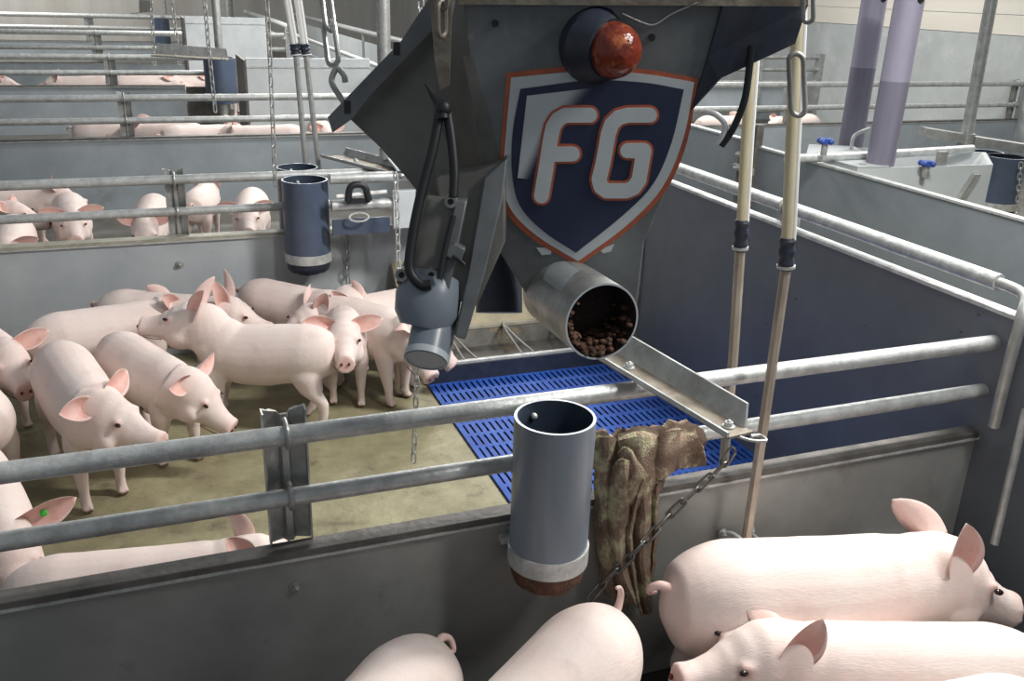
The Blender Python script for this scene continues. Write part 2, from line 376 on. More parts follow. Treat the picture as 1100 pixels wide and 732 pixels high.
f2 = fence(ROW[1], -2.3, X1-.02, 'second pen fence, behind the group of standing pigs, grey panel and two rails', [.057], pm='panellit', cm='capw', th=.05, rr=.024, zr=(.94, .775))
bm = bm_new(); bolt(bm, ony(193, 284, ROW[1]-.026), (0, -1, 0), .014); f2.part('bolt', bm, 'galv')
f3 = fence(ROW[2], -4.5, X1-.02, 'third pen fence across the barn, two rails over a grey panel', [-.233], th=.05, rr=.03, zr=(.94, .755), zp=.62, postw=.055)
f4 = fence(ROW[3], -7, .95, 'fourth pen fence across the barn, beside the blue feed pipe', [-.473], th=.05, rr=.036, zr=(.94, .75), zp=.60, postw=.07, gaps=[(-7, .40)])
bm = bm_new(); box(bm, .41, .95, ROW[3]+.05, ROW[3]+.08, 0, .57); f4.part('recess_shade', bm, 'cap', 'dark sheet standing in for the shaded recess')  # added dark sheet imitates the shade of the alcove
f5 = fence(ROW[4], -8.5, 2.4, 'fifth pen fence far back, ending at the bent side railing', [-.842], th=.05, rr=.045, zr=(.95, .70), zp=.45, postw=.09)
f6 = fence(ROW[5], -8.6, 2.6, 'farthest pen fence in front of the stained back wall', [-1.276], th=.05, rr=.055, zr=(.97, .70), zp=.40, postw=.1)

# side fence X1: solid slate panel with pipe above
t = Thing('side_fence', 'tall slate blue side panel with pipe rail above, right of the blue slats', 'fence', (X1, 3.4, 0))
bm = bm_new(); box(bm, X1, X1+.04, .6, 8.5, 0, 1.03); t.part('panel', bm, 'sidewall', bevel=.002)
bm = bm_new(); box(bm, X1-.004, X1+.044, .6, 8.5, 1.03, 1.042); t.part('panel_cap', bm, 'rail')
bm = bm_new(); tube(bm, [(X1+.02, 1.95, 1.115), (X1+.02, 8.45, 1.115)], .026, 20); t.part('top_rail', bm, 'rail')
bm = bm_new()
tube(bm, smoothpath([(X1+.02, 2.0, 1.115), (X1+.02, 1.86, 1.105), (X1-.02, 1.815, 1.05), (X1-.03, 1.81, .9), (X1-.03, 1.81, .70)], 6), .017, 14)
t.part('bent_pipe', bm, 'galv')
p = onx(674, 330, X1-.01)
bm = bm_new(); box(bm, X1-.012, X1-.001, 4.08, 4.105, .1, 1.02); t.part('joint_strip', bm, 'dirty', bevel=.002)
for px, py in ((823, 347), (813, 425), (817, 383), (930, 349), (1052, 337), (1033, 356), (986, 387), (855, 321)):
    bm = bm_new(); q = onx(px, py, X1); sphere(bm, (X1-.002, q.y, q.z), .006, (.5, 1, 1), 10, 6); t.part('rivet', bm, 'cap')
pY = onx(845, 215, X1+.02).y
bm = bm_new(); box(bm, X1+.042, X1+.062, pY-.05, pY+.05, .3, 1.09); t.part('rail_bracket', bm, 'galv')
bm = bm_new(); 
tube(bm, [(X1+.05, pY, 1.14)]+[(X1+.02-.031*math.sin(PI*k/8), pY, 1.115+.031*math.cos(PI*k/8)) for k in range(9)]+[(X1+.05, pY, 1.085)], .006, 8)
t.part('clamp', bm, 'galv')

# far continuation of the side fence: open rails with a bent end
t = Thing('side_railing', 'far open railing bending down at the end of the fifth fence', 'fence', (2.45, 20, 0))
bm = bm_new(); tube(bm, smoothpath([(2.45, 26, 1.12), (2.45, 18.6, 1.12), (2.45, 18.2, 1.05), (2.45, 18.15, .9), (2.45, 18.15, .2)], 6), .05, 14); t.part('top_rail', bm, 'rail')
bm = bm_new(); tube(bm, [(2.45, 26, .88), (2.45, 18.3, .88)], .035, 12); t.part('lower_rail', bm, 'rail')
bm = bm_new(); box(bm, 2.40, 2.5, 21.6, 21.8, 0, 1.1); t.part('post', bm, 'galv')
bm = bm_new(); box(bm, 2.44, 2.48, 8.55, 18.1, 0, .8); t.part('panel', bm, 'panel')
bm = bm_new(); tube(bm, [(2.45, 8.6, 1.02), (2.45, 18.1, 1.02)], .03, 12); t.part('middle_rail', bm, 'rail')

# second side wall beyond the aisle
t = Thing('side_fence', 'slate grey aisle wall in front of the white feeder box', 'fence', (X2, 3.4, 0))
bm = bm_new(); box(bm, X2, X2+.04, 1.9, 5.02, 0, .99); t.part('panel', bm, 'aisle', bevel=.002)
bm = bm_new(); box(bm, X2-.004, X2+.044, 1.9, 5.02, .99, 1.002); t.part('panel_cap', bm, 'rail')
t = Thing('side_fence', 'farther slate grey aisle wall behind the black gate latch', 'fence', (X2, 7, 0))
bm = bm_new(); box(bm, X2, X2+.04, 5.18, 11, 0, 1.01); t.part('panel', bm, 'aisle', bevel=.002)
bm = bm_new(); box(bm, X2-.004, X2+.044, 5.18, 11, 1.01, 1.022); t.part('panel_cap', bm, 'rail')
t = Thing('gate_latch', 'black steel gate posts and bolted latch between two aisle wall sections', 'latch', (X2, 5.1, 0))
bm = bm_new(); box(bm, X2-.03, X2+.02, 5.11, 5.17, 0, 1.10); t.part('gate_post', bm, 'cap', bevel=.004)
bm = bm_new(); box(bm, X2-.03, X2+.02, 4.99, 5.05, 0, 1.14); t.part('gate_post', bm, 'cap', bevel=.004)
bm = bm_new(); box(bm, X2-.05, X2-.03, 4.97, 5.19, .82, .86)
bolt(bm, (X2-.05, 5.14, .84), (-1, 0, 0), .016); bolt(bm, (X2-.05, 5.02, .84), (-1, 0, 0), .016); bolt(bm, (X2-.05, 5.14, .93), (-1, 0, 0), .014)
t.part('latch_plate', bm, 'galv')
t = Thing('side_fence', 'far white panelled aisle railing beyond the grey hopper', 'fence', (X2, 15, 0))
bm = bm_new(); box(bm, X2, X2+.04, 12, 26, 0, .93); t.part('panel', bm, 'white')
bm = bm_new(); tube(bm, [(X2, 12, 1.10), (X2, 26, 1.10)], .045, 14); t.part('top_rail', bm, 'rail')
for k, y in enumerate((13.5, 17, 21)):
    bm = bm_new(); box(bm, X2-.03, X2+.0, y, y+.06, 0, 1.08); t.part('post', bm, 'galv')

# tall feeding-place boards
def board(x0, x1, Y, z1, label):
    t = Thing('partition_board', label, 'partition', ((x0+x1)/2, Y, 0))
    bm = bm_new(); box(bm, x0, x1, Y, Y+.05, 0, z1); t.part('board', bm, 'white', bevel=.004)
    bm = bm_new(); box(bm, x0-.03, x0-.001, Y-.01, Y+.9, 0, z1-.02); t.part('side_plate', bm, 'cap', bevel=.004)
    bm = bm_new(); box(bm, x0, x1, Y-.012, Y-.001, z1-.10, z1-.085); t.part('fold', bm, 'rail')
board(.96, 2.30, 10.5, 1.12, 'tall white partition board behind the third fence, left of the hopper')
board(.55, 1.72, 15.2, 1.36, 'farther white partition board beside the distant small feed pipe')
# right edge brace
bm = bm_new(); tube(bm, [onx(1102, 440, 2.30), onx(1068, 585, 2.22)], .012, 12)
tag(rebase(link('brace_rod', bm, 'galv')), 'slanting steel brace rod at the right end of the near fence', 'rod')

# ------------------------------------------------------------------ blue slats and the trough
bm = bm_new(); x0, x1, y0, y1 = 1.17, X1-.01, 1.98, 4.09; zt = .012
nx = 36; pit = (x1-x0)/nx; ny = 18; py_ = (y1-y0)/ny
for i in range(nx+1): x = x0+i*pit; box(bm, x-pit*.30, x+pit*.30, y0, y1, -.02, zt)
for j in range(ny+1): y = y0+j*py_; box(bm, x0, x1, y-py_*.11, y+py_*.11, -.02, zt-.001)
for k in (0, .5, 1): box(bm, x0+(x1-x0)*k-.012, x0+(x1-x0)*k+.012, y0, y1, -.02, zt+.0005)
t = Thing('slatted_floor', 'bright blue plastic slatted floor inside the pen', 'floor', (1.75, 3.0, 0))
t.part('grid', bm, 'blue', smooth=False)
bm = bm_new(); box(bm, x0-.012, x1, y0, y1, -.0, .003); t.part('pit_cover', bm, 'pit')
t = Thing('feed_trough', 'steel feed trough with pale meal at the foot of the second fence', 'trough', (1.7, 4.3, 0))
tx0, tx1 = 1.16, 2.31
bm = bm_new(); prof = [(4.12, .0), (4.12, .10), (4.135, .10), (4.15, .04), (4.24, .02), (4.44, .05), (4.48, .14), (4.50, .14), (4.50, 0)]
prism(bm, [(tx0, a, b) for a, b in prof], (tx1-tx0, 0, 0)); t.part('basin', bm, 'trough', smooth=False)
bm = bm_new(); box(bm, tx0, tx1, 4.108, 4.134, .10, .112); t.part('rim', bm, 'rail')
bm = bm_new(); box(bm, tx0, tx1, 4.095, 4.119, .0, .10); t.part('front_wall', bm, 'navyrubber')
bm = bm_new(); box(bm, tx0, tx1, 4.475, 4.505, .14, .155); t.part('rim', bm, 'capw')
bm = bm_new(); nxx = 60
for i in range(nxx):
    xa = tx0+.01+(tx1-tx0-.02)*i/nxx; xb = tx0+.01+(tx1-tx0-.02)*(i+1)/nxx
    box(bm, xa, xb, 4.145, 4.215+.02*rnd.random(), .03, .045+.02*rnd.random())
o = t.part('feed', bm, 'feed'); o['kind'] = 'stuff'
for px in (505, 535, 555, 583): pass
for k in range(5):
    xx = onz((506, 516, 557, 567, 612)[k], 383-(k > 1)*6, .1).x if k < 4 else 2.1
    bm = bm_new()
for xx in (1.40, 1.72, 2.04):
    bm = bm_new(); tube(bm, smoothpath([(xx+.03, 4.125, .11), (xx, 4.30, .13), (xx-.02, 4.49, .155)], 4), .006, 8)
    tube(bm, smoothpath([(xx-.04, 4.125, .11), (xx-.05, 4.33, .16), (xx-.02, 4.49, .155)], 4), .006, 8); t.part('divider', bm, 'galv')
bm = bm_new(); hullpoly(bm, [(tx0, 4.50, .14), (tx0, 4.86, .44), (tx0, 4.88, .42), (tx0, 4.52, .0)], [(tx1, 4.50, .14), (tx1, 4.86, .44), (tx1, 4.88, .42), (tx1, 4.52, .0)])
t.part('backboard', bm, 'board', smooth=False)

# ------------------------------------------------------------------ drop pipes
def drop_pipe(cx, cy, z0, z1, R, label, m='tubegrey', rust=True, group=None, tail=True, strap=True, Yf=None):
    t = Thing('drop_pipe', label, 'pipe', (cx, cy, z0), group)
    bm = bm_new(); pipe_hollow(bm, (cx, cy, z0+.055 if tail else z0), (cx, cy, z1), R, R*.075, 48)
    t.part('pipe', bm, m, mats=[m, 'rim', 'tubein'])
    if strap:
        bm = bm_new(); tube(bm, [(cx, cy, z0+.058), (cx, cy, z0+.106)], R*1.045, 48)
        if Yf: box(bm, cx-R*1.0, cx+R*1.0, cy+R*.75, Yf, z0+.07, z0+.09)
        t.part('strap', bm, 'rail', 'bare steel strap')
    if tail:
        bm = bm_new(); seg = 40; rings = []
        for j, (zz, rr) in enumerate(((.06, .97), (.03, .96), (.012, .90), (0, .80))):
            rings.append([bm.verts.new((cx+R*rr*math.cos(2*PI*k/seg), cy+R*rr*math.sin(2*PI*k/seg), z0+zz+(rnd.uniform(-.006, .006) if j > 1 else 0))) for k in range(seg)])
        for A, B in zip(rings, rings[1:]):
            for k in range(seg): bm.faces.new((A[k], A[(k+1) % seg], B[(k+1) % seg], B[k]))
        bm.faces.new(rings[0][::-1]); bm.faces.new(rings[-1])
        t.part('pipe_end', bm, 'residue' if rust else 'navyrubber', 'rusty crusted lower end' if rust else None)
    bm = bm_new(); sphere(bm, (cx-R*.2, cy+R*.84, z1-.035), R*.09, (1, 1, 1)); tube(bm, [(cx-R*.2, cy+R*.8, z1-.035), (cx-R*.2, cy+R*.98, z1-.035)], R*.05, 8)
    t.part('bolt', bm, 'rail')
    return t
drop_pipe(.818, 1.785, .50, .955, .098, 'big grey drop pipe with rusty end, hung on the near fence in front', Yf=1.886)
drop_pipe(.690, 4.775, .455, .945, .118, 'blue grey drop pipe on the front side of the second fence', m='tubeblue', rust=False, Yf=4.9)
drop_pipe(.70, 5.10, .45, .95, .112, 'blue grey drop pipe just behind the second fence, mostly hidden', m='tubeblue', rust=False, Yf=4.96)
drop_pipe(.835, 12.72, .40, .96, .20, 'dark blue drop pipe hanging at the fourth fence', m='tubeblue', rust=False, tail=False, Yf=12.93)
p = ony(172, 20, 24.9); drop_pipe(p.x, 24.9, p.z-.75, p.z, .20, 'small distant blue drop pipe at the farthest fence', m='tubeblue', rust=False, strap=True, tail=False, Yf=25.27)

# ------------------------------------------------------------------ chute arms
def chute(a, b, right, W, hgt, label, th=.006, bm_hook=True):
    a, b = Vector(a), Vector(b); ax = (b-a).normalized(); s = Vector(right).normalized(); u = Vector((0, 0, 1))
    t = Thing('chute_arm', label, 'chute', (a+b)/2-u*.01)
    bm = bm_new()
    P = [a, b, b+s*W, a+s*W]; prism(bm, P, (0, 0, -th)); t.part('tray', bm, 'dirty', smooth=False)
    bm = bm_new()
    Q = [a+s*W, b+s*W-ax*.02, b+s*W-ax*.045+u*hgt*.85+s*hgt*.4, a+s*(W+hgt*.45)+u*hgt]
    prism(bm, Q, -s*th+u*0); t.part('side_wall', bm, 'galv', smooth=False)
    bm = bm_new(); prism(bm, [a, b, b+u*.012, a+u*.012], -s*th); t.part('lip', bm, 'rail', smooth=False)
    bm = bm_new()
    for k in (.30, .93): bolt(bm, a.lerp(b, k)+s*W*.5, u, .010)
    t.part('bolt', bm, 'rail')
    return t
ca_ = onz(622, 372, 1.0); cb_ = onz(783, 470, .985)
chute(ca_, cb_, Vector((1, .12, 0)), .07, .055, 'galvanised angle chute arm lying across the near top rail, below the hopper mouth')
bm = bm_new(); e = cb_+Vector((.03, -.01, .0))
tube(bm, smoothpath([e+Vector((-.01, .03, -.004)), e+Vector((.02, .0, -.01)), e+Vector((.055, -.01, -.012)), e+Vector((.06, .015, -.012)), e+Vector((.035, .02, -.012))], 5), .004, 8)
tag(rebase(link('hook', bm, 'galv')), 'small steel hook at the lower tip of the near chute arm', 'hook')
p0 = ony(342, 163, 5.05); p1 = ony(428, 186, 4.55)
chute(ony(345, 168, 5.3), ony(432, 190, 4.6), Vector((1, .2, 0)), .14, .04, 'pale chute arm above the second fence, left of the lift arm')
chute(onz(162, 60, 1.02), onz(240, 62, 1.02)+Vector((0, -.4, 0)), Vector((.2, 1, 0)), .35, .12, 'flat pale chute plate over the fourth fence beside its drop pipe')
chute(onz(140, 15, 1.05), onz(156, 13, 1.05), Vector((.2, 1, 0)), 1.0, .3, 'tiny dark chute plate on the farthest fence')

# dispenser fittings at the right end of fence two
t = Thing('feed_station', 'pale metal feed station frame at the second fence, left of the hanging arm', 'feeder', (1.1, 4.75, 0))
bm = bm_new(); box(bm, 1.115, 1.28, 4.60, 4.64, .70, .90); t.part('front_plate', bm, 'white', bevel=.003)
bm = bm_new(); box(bm, 1.295, 1.315, 4.56, 5.3, .60, 1.02); t.part('side_plate', bm, 'white', bevel=.003)
bm = bm_new(); tube(bm, [(.80, 4.66, .965), (1.34, 4.66, .965)], .028, 18); t.part('crossbar', bm, 'rail')
bm = bm_new(); prism(bm, [(1.14, 4.62, 1.0), (1.32, 4.62, 1.0), (1.32, 5.3, 1.0), (1.20, 5.3, 1.0)], (0, 0, .012)); t.part('top_plate', bm, 'white', smooth=False)
bm = bm_new(); tube(bm, [(.80, 4.64, .83), (1.14, 4.64, .83)], .030, 18); t.part('crossbar', bm, 'rail')
bm = bm_new(); tube(bm, [(.82, 4.60, .885), (1.08, 4.60, .90)], .011, 12); t.part('rod', bm, 'hosewhite')
bm = bm_new()
tube(bm, smoothpath([(.875, 4.59, .86), (.89, 4.59, .93), (.925, 4.59, .945), (.965, 4.59, .93), (.985, 4.59, .86)], 5), .018, 12); box(bm, .87, .99, 4.585, 4.61, .85, .875)
t.part('clamp', bm, 'black')
bm = bm_new(); pts = [(.93+.05*math.cos(2*PI*k/20), 4.59+.012*math.sin(2*PI*k/20), .775+.02*math.sin(2*PI*k/20)) for k in range(20)]
tube(bm, pts, .006, 8, closed=True); t.part('ring', bm, 'rail')
bm = bm_new(); box(bm, .80, 1.10, 4.62, 4.64, .68, .76); t.part('backplate', bm, 'tubeblue')

# ------------------------------------------------------------------ poles, drinker pipes
def pole(p0, p1, r, label, m='galv', cat='pole', name='pole'):
    bm = bm_new(); tube(bm, [p0, p1], r, 20); return tag(rebase(link(name, bm, m)), label, cat)
p = onz(407, 172, 1.01); pole((p.x+.06, 4.98, 1.0), (p.x+.05, 4.98, 3.2), .036, 'thick galvanised pole rising beside the second fence, left of the hopper')
p = ony(236, 60, 12.6); pole((p.x, 12.6, .0), (p.x, 12.6, 3.2), .05, 'grey pole standing at the fourth fence behind its blue pipe')
p = ony(245, 22, 24.9); pole((p.x, 24.9, .6), (p.x, 24.9, 3.2), .14, 'distant thick white pole at the farthest fence')
p = ony(177, 15, 24.9); pole((p.x, 24.8, p.z), (p.x-.02, 24.8, 3.2), .05, 'thin distant pole above the small blue pipe')
def drinker(pts_hose, pj0, pj1, pts_pipe, rh, rp, label, group=None):
    t = Thing('drinker_pipe', label, 'pipe', pts_pipe[-1], group)
    bm = bm_new(); tube(bm, pts_hose, rh, 16); hs = t.part('hose', bm, 'hose', 'cream hose')
    side = rt*rh*.75
    bm = bm_new(); tube(bm, [Vector(p)+side-fw*rh*.5 for p in pts_hose], rh*.45, 10); t.part('hose_stripe', bm, 'hosewhite', 'white stripe', parent=hs)
    pj0, pj1 = Vector(pj0), Vector(pj1); n = 12; rs = [rh*k for k in (1.15, 1.4, 1.25, 1.15, 1.35, 1.4, 1.2, 1.1, 1.3, 1.35, 1.2, 1.0)]
    bm = bm_new(); tube(bm, [pj0.lerp(pj1, k/(n-1)) for k in range(n)], 1, 16, rs=rs); t.part('coupling', bm, 'navyrubber', 'black rubber coupling')
    bm = bm_new()
    tube(bm, [pj0.lerp(pj1, .85), pj0.lerp(pj1, .93)], rh*1.5, 16); t.part('hose_clamp', bm, 'rail')
    bm = bm_new(); tube(bm, [pj1]+list(pts_pipe), rp, 8); t.part('pipe', bm, 'pipeworn', 'tarnished steel pipe')
    return t
Y = 1.80
drinker([ony(858, -90, Y), ony(857, 30, Y), ony(851, 150, Y), ony(846, 258, Y)], ony(846, 255, Y), ony(844, 290, Y), [ony(822, 445, Y), ony(800, 592, Y-.01), ony(797, 612, Y-.01)], .0155, .0135,
        'cream hose and steel drinker pipe standing in front of the near fence')
Y = 2.05
drinker([ony(815, -90, Y), ony(808, 60, Y), ony(802, 150, Y), ony(797, 238, Y)], ony(797, 236, Y), ony(795, 270, Y), [ony(788, 380, Y), ony(778, 492, Y), ony(774, 530, Y)], .0150, .0145,
        'cream hose and steel drinker pipe behind the near fence, the left one of the pair')
Y = 5.35
for dx, lab in ((0, 'left one of two thin drinker pipes beyond the second fence'), (12, 'right one of two thin drinker pipes beyond the second fence')):
    a = ony(308+dx, 0, Y); e = ony(329+dx+ (2 if dx else 0), 185, Y)
    j = ony(316+dx*.9, 47, Y); j2 = ony(318+dx*.9, 60, Y)
    t = drinker([a+(a-j)*.9, a, j], j, j2, [e, (e.x, Y, .35)], .021, .015, lab)
    for c in t.o.children:
        if c.name.startswith('hose') and c.data: c.data.materials[0] = M['hosewhite']; c['label'] = 'white hose'
        if c.name.startswith('pipe'): c.data.materials[0] = M['galv']; c['label'] = 'grey steel pipe'

# clamp on near panel for the front drinker
bm = bm_new(); p = ony(776, 573, ROW[0]-.02); q = ony(800, 574, ROW[0]-.02)
tube(bm, smoothpath([p, p+Vector((.02, -.03, .01)), q+Vector((-.02, -.09, .0)), q+Vector((.0, -.10, 0)), q+Vector((.02, -.06, 0)), q+Vector((.02, 0, 0))], 5), .006, 8)
bolt(bm, p, (0, -1, 0), .010); bolt(bm, q+Vector((.02, 0, .01)), (0, -1, 0), .008)
nf.part('pipe_clamp', bm, 'rail')
# drinker bowl
a = ony(943, 604, 1.80); b = ony(1006, 598, 1.80)
bm = bm_new(); n = 14; A = []; B = []
for k in range(n+1):
    an = PI*k/n
    A.append(Vector((a.x, 1.882, a.z))+Vector((0, -.075*math.sin(an)*.9, .028*math.cos(an)*1.0)))
    B.append(Vector((b.x+.01, 1.882, b.z))+Vector((0, -.10*math.sin(an)*1.0, .036*math.cos(an))))
for k in range(n):
    bm.faces.new([bm.verts.new(v) for v in (A[k], A[k+1], B[k+1], B[k])])
bmesh.ops.remove_doubles(bm, verts=bm.verts[:], dist=1e-5)
bmesh.ops.solidify(bm, geom=bm.faces[:], thickness=.004)
tag(rebase(link('drinker_bowl', bm, 'galv')), 'half round steel drinker bowl on the near fence above the large pig', 'bowl')

# ------------------------------------------------------------------ the right background
fr = fence(8.6, 4.9, 9.99, 'fence at the upper right ending against the concrete wall', [6.62, 9.9], zr=(1.02, .77), zp=.60, th=.05, rr=.03, postw=.06)
t = Thing('end_gate', 'barred gate end in front of the concrete wall, upper right', 'gate', (8.8, 12.4, 0))
G0 = ony(880, 60, 12.4); G1 = ony(800, 60, 12.4)
for k, py in enumerate((62, 75, 88, 118)):
    bm = bm_new(); z = ony(870, py, 12.4).z; tube(bm, [(G1.x-2.5, 12.4, z), (G0.x, 12.4, z)], .03, 12); t.part('bar', bm, 'galv')
for px in (882, 816):
    bm = bm_new(); x = ony(px, 60, 12.4).x; box(bm, x-.05, x+.05, 12.35, 12.45, .1, G0.z+.03); t.part('post', bm, 'galv')
bm = bm_new(); z = ony(840, 90, 12.4).z; box(bm, G1.x-2.5, ony(845, 90, 12.4).x, 12.46, 12.5, .1, z); t.part('panel', bm, 'panel')
# feeder box
t = Thing('feeder_box', 'large white feeder box with open top beside the lilac tubes', 'box', (4.3, 4.0, 0))
zt = 1.13
B0 = onx(866, 168, 3.72); B1 = onx(921, 181, 3.72); zt = B1.z
Cc = onz(1067, 177, zt); B = Vector((B1.x, B1.y, 0)); Cc = Vector((Cc.x, Cc.y, 0)); A0 = Vector((3.72, B0.y, 0))
D = Cc+(A0-B)*.62+Vector((.35, .1, 0)); A = A0+Vector((.25, .3, 0))
def wallp(bm, a, b, z0, z1, th=.02):
    a, b = Vector(a), Vector(b); d = (b-a); nrm = Vector((-d.y, d.x, 0)).normalized()*th
    prism(bm, [(a.x, a.y, z0), (b.x, b.y, z0), (b.x, b.y, z1), (a.x, a.y, z1)], nrm)
ring_ = [A0, B, Cc, D, A]
cen_ = sum(ring_, Vector())/5; low = [cen_.lerp(p, .55) for p in ring_]
bm = bm_new()
hullpoly(bm, [(p.x, p.y, zt) for p in ring_], [(p.x, p.y, .1) for p in ring_]); bm.faces.ensure_lookup_table()
top = [f for f in bm.faces if all(v.co.z > zt-.01 for v in f.verts)]; bmesh.ops.delete(bm, geom=top, context='FACES')
inn = [bm.verts.new(cen_.lerp(p, .955)+Vector((0, 0, zt))) for p in ring_]; flo = [bm.verts.new(p+Vector((0, 0, zt-.28))) for p in low]
out_ = sorted([v for v in bm.verts if abs(v.co.z-zt) < 1e-4 and v not in inn], key=lambda v: min(range(5), key=lambda i: (Vector((v.co.x, v.co.y, 0))-ring_[i]).length))
for i in range(5):
    k = (i+1) % 5; bm.faces.new((out_[i], out_[k], inn[k], inn[i])); bm.faces.new((inn[i], inn[k], flo[k], flo[i]))
bm.faces.new(flo)
t.part('tub', bm, 'boxwhite', smooth=False)
bm = bm_new(); prism(bm, [A0+Vector((0, 0, zt+.002)), B+Vector((0, 0, zt+.002)), B.lerp(Cc, .22)+Vector((0, 0, zt+.002)), A.lerp(D, .25)+Vector((0, 0, zt+.002)), A+Vector((0, 0, zt+.002))], (0, 0, .008)); t.part('lid', bm, 'boxwhite', smooth=False)
bm = bm_new(); e = (Cc-B).normalized(); nrm = Vector((e.y, -e.x, 0))
p0 = Cc-e*.10; p1 = Cc-e*.30
prism(bm, [(p0.x, p0.y, zt-.05), (p0.x-.05, p0.y, zt-.05), (p1.x-.05, p1.y, zt-.42), (p1.x, p1.y, zt-.42)], nrm*.03); t.part('brace', bm, 'galv', smooth=False)
q_ = onz(1012, 178, zt); bm = bm_new(); box(bm, q_.x-.03, q_.x+.03, q_.y, q_.y+.03, zt-.05, zt+.08); t.part('tab', bm, 'galv')
for px, py, lab in ((885, 150, 'blue plastic knob standing on the pipe left of the lilac tubes'), (986, 172, 'dark blue plastic knob on the white feeder box rim')):
    p = onz(px, 163, zt+.075) if px < 900 else B.lerp(Cc, .46)+Vector((0, -.035, zt-.035)); t2 = Thing('valve_knob', lab, 'knob', p)
    bm = bm_new(); tube(bm, [p+Vector((0, 0, -.02)), p+Vector((0, 0, .05))], .018, 12); t2.part('stem', bm, 'galv')
    bm = bm_new(); tube(bm, [p+Vector((0, 0, .045)), p+Vector((0, 0, .075))], .03, 12)
    for k in range(4):
        a = k*PI/2+.4; sphere(bm, p+Vector((.035*math.cos(a), .035*math.sin(a), .06)), .018)
    t2.part('knob', bm, 'knob')
bm = bm_new(); tube(bm, [onz(845, 171, zt+.03), onz(950, 166, zt+.03), onz(1044, 160, zt+.03)], .026, 18)
tag(rebase(link('feed_pipe', bm, 'rail')), 'horizontal grey feed pipe running across the white feeder box to the pole base', 'pipe')
for (a, b, lev, base, lab) in (((940, -5), (913, 160), 70, (921, 158), 'left lilac feed tube, standing behind the feeder box'), ((978, -5), (944, 182), 84, (940, 185), 'right lilac feed tube with a steel collar, on the feeder box')):
    Yt = 4.9 if lab[0] == 'l' else 4.25
    lo = ony(*b, Yt); hi = ony(*a, Yt); k = (lev-b[1])/(a[1]-b[1]); mid = lo.lerp(hi, k)
    R = .078 if Yt > 4.5 else .080
    t = Thing('feed_tube', lab, 'tube', lo)
    bm = bm_new(); tube(bm, [lo, mid], R, 32); t.part('filled_section', bm, 'lilacfeed', 'darker section filled with feed')
    bm = bm_new(); tube(bm, [mid, hi.lerp(mid, -.3)], R, 32); t.part('clear_section', bm, 'lilac', 'pale empty section')
    q = lo.lerp(hi, .98)
    bm = bm_new(); sphere(bm, q-Vector((.0, R, 0)), .02); tube(bm, [q-Vector((0, R*.8, .0)), q-Vector((0, R*.8, .05))], .015, 8); t.part('catch', bm, 'black')
    if Yt < 4.5:
        bm = bm_new(); tube(bm, [lo-Vector((0, 0, .12)), lo+Vector((0, 0, .005))], R*1.06, 32); box(bm, lo.x-.16, lo.x-.12, lo.y-.03, lo.y, lo.z-.12, lo.z+.04); t.part('collar', bm, 'galv')
bm = bm_new(); p = ony(914, 162, 4.7); q = ony(934, 138, 4.7)
tube(bm, smoothpath([p, ony(918, 146, 4.7), q], 6), .012, 10); tag(rebase(link('bent_rod', bm, 'rail')), 'thin bent rod between the two lilac tubes', 'rod')
lo = ony(1038, 148, 4.9); hi = ony(1066, -5, 4.9)
t = Thing('support_pole', 'tall galvanised support pole at the upper right, on the cross beam', 'pole', lo)
bm = bm_new(); tube(bm, [lo, hi.lerp(lo, -.3)], .040, 20); t.part('pole', bm, 'galv')
bm = bm_new(); tube(bm, [lo-Vector((0, 0, .08)), lo+Vector((0, 0, .03))], .055, 20); t.part('joint', bm, 'galv')
bm = bm_new()
def beam(bm, a, b, w_, h_):
    a, b = Vector(a), Vector(b); d = (b-a).normalized(); s = d.cross(Vector((0, 0, 1))).normalized()*w_
    prism(bm, [a-s, a+s, a+s+Vector((0, 0, h_)), a-s+Vector((0, 0, h_))], b-a)
a0 = ony(990, 146, 5.0); a1 = ony(1032, 153, 4.9); beam(bm, a0, a1, .06, .06)
tag(rebase(link('cross_beam', bm, 'galv', smooth=False)), 'short galvanised beam left of the support pole', 'beam')
bm = bm_new(); a0 = ony(1042, 155, 4.9); a1 = ony(1125, 168, 4.7); beam(bm, a0, a1, .06, .06)
tag(rebase(link('cross_beam', bm, 'galv', smooth=False)), 'galvanised beam right of the support pole, over the blue pipe', 'beam')
p = ony(1082, 168, 4.75); drop_pipe(p.x, 4.75, p.z-.42, p.z, .13, 'dark blue drop pipe with steel strap at the right edge', m='tubeblue', rust=False)
p = ony(1060, 163, 5.3); drop_pipe(p.x, 5.3, .02, p.z, .12, 'dark blue pipe partly hidden behind the right beam', m='tubeblue', rust=False, strap=False)
chain([ony(1097, 175, 4.55), ony(1092, 232, 4.55)], .05, .012, .004, 'thin chain hanging in front of the right blue pipe')

# ------------------------------------------------------------------ hanging chains
chain([ony(286, -12, 4.5), ony(290, 60, 4.5), ony(296, 205, 4.5)], .06, .010, .0035, 'thin chain hanging in front of the two drinker pipes, left of the drop pipe')
chain([ony(219, -10, 8.1), ony(224, 50, 8.1), ony(232, 126, 8.1)], .075, .015, .006, 'chain hanging over the dark blue pipe of the fourth fence')
chain([ony(162, -10, 15), ony(166, 75, 15)], .11, .022, .009, 'distant chain hanging beside the small blue pipe, left of another')
chain([ony(184, -10, 15), ony(193, 72, 15)], .11, .022, .009, 'distant chain hanging right of the small blue pipe')
chain([ony(425, 187, 4.5), ony(427, 230, 4.5), ony(428, 302, 4.5)], .058, .012, .004, 'bright chain hanging down from the feed station crossbar', m='rail')
chain([ony(373, 245, 4.86), ony(374, 310, 4.86)], .058, .012, .004, 'short chain against the second fence panel under the feed station')
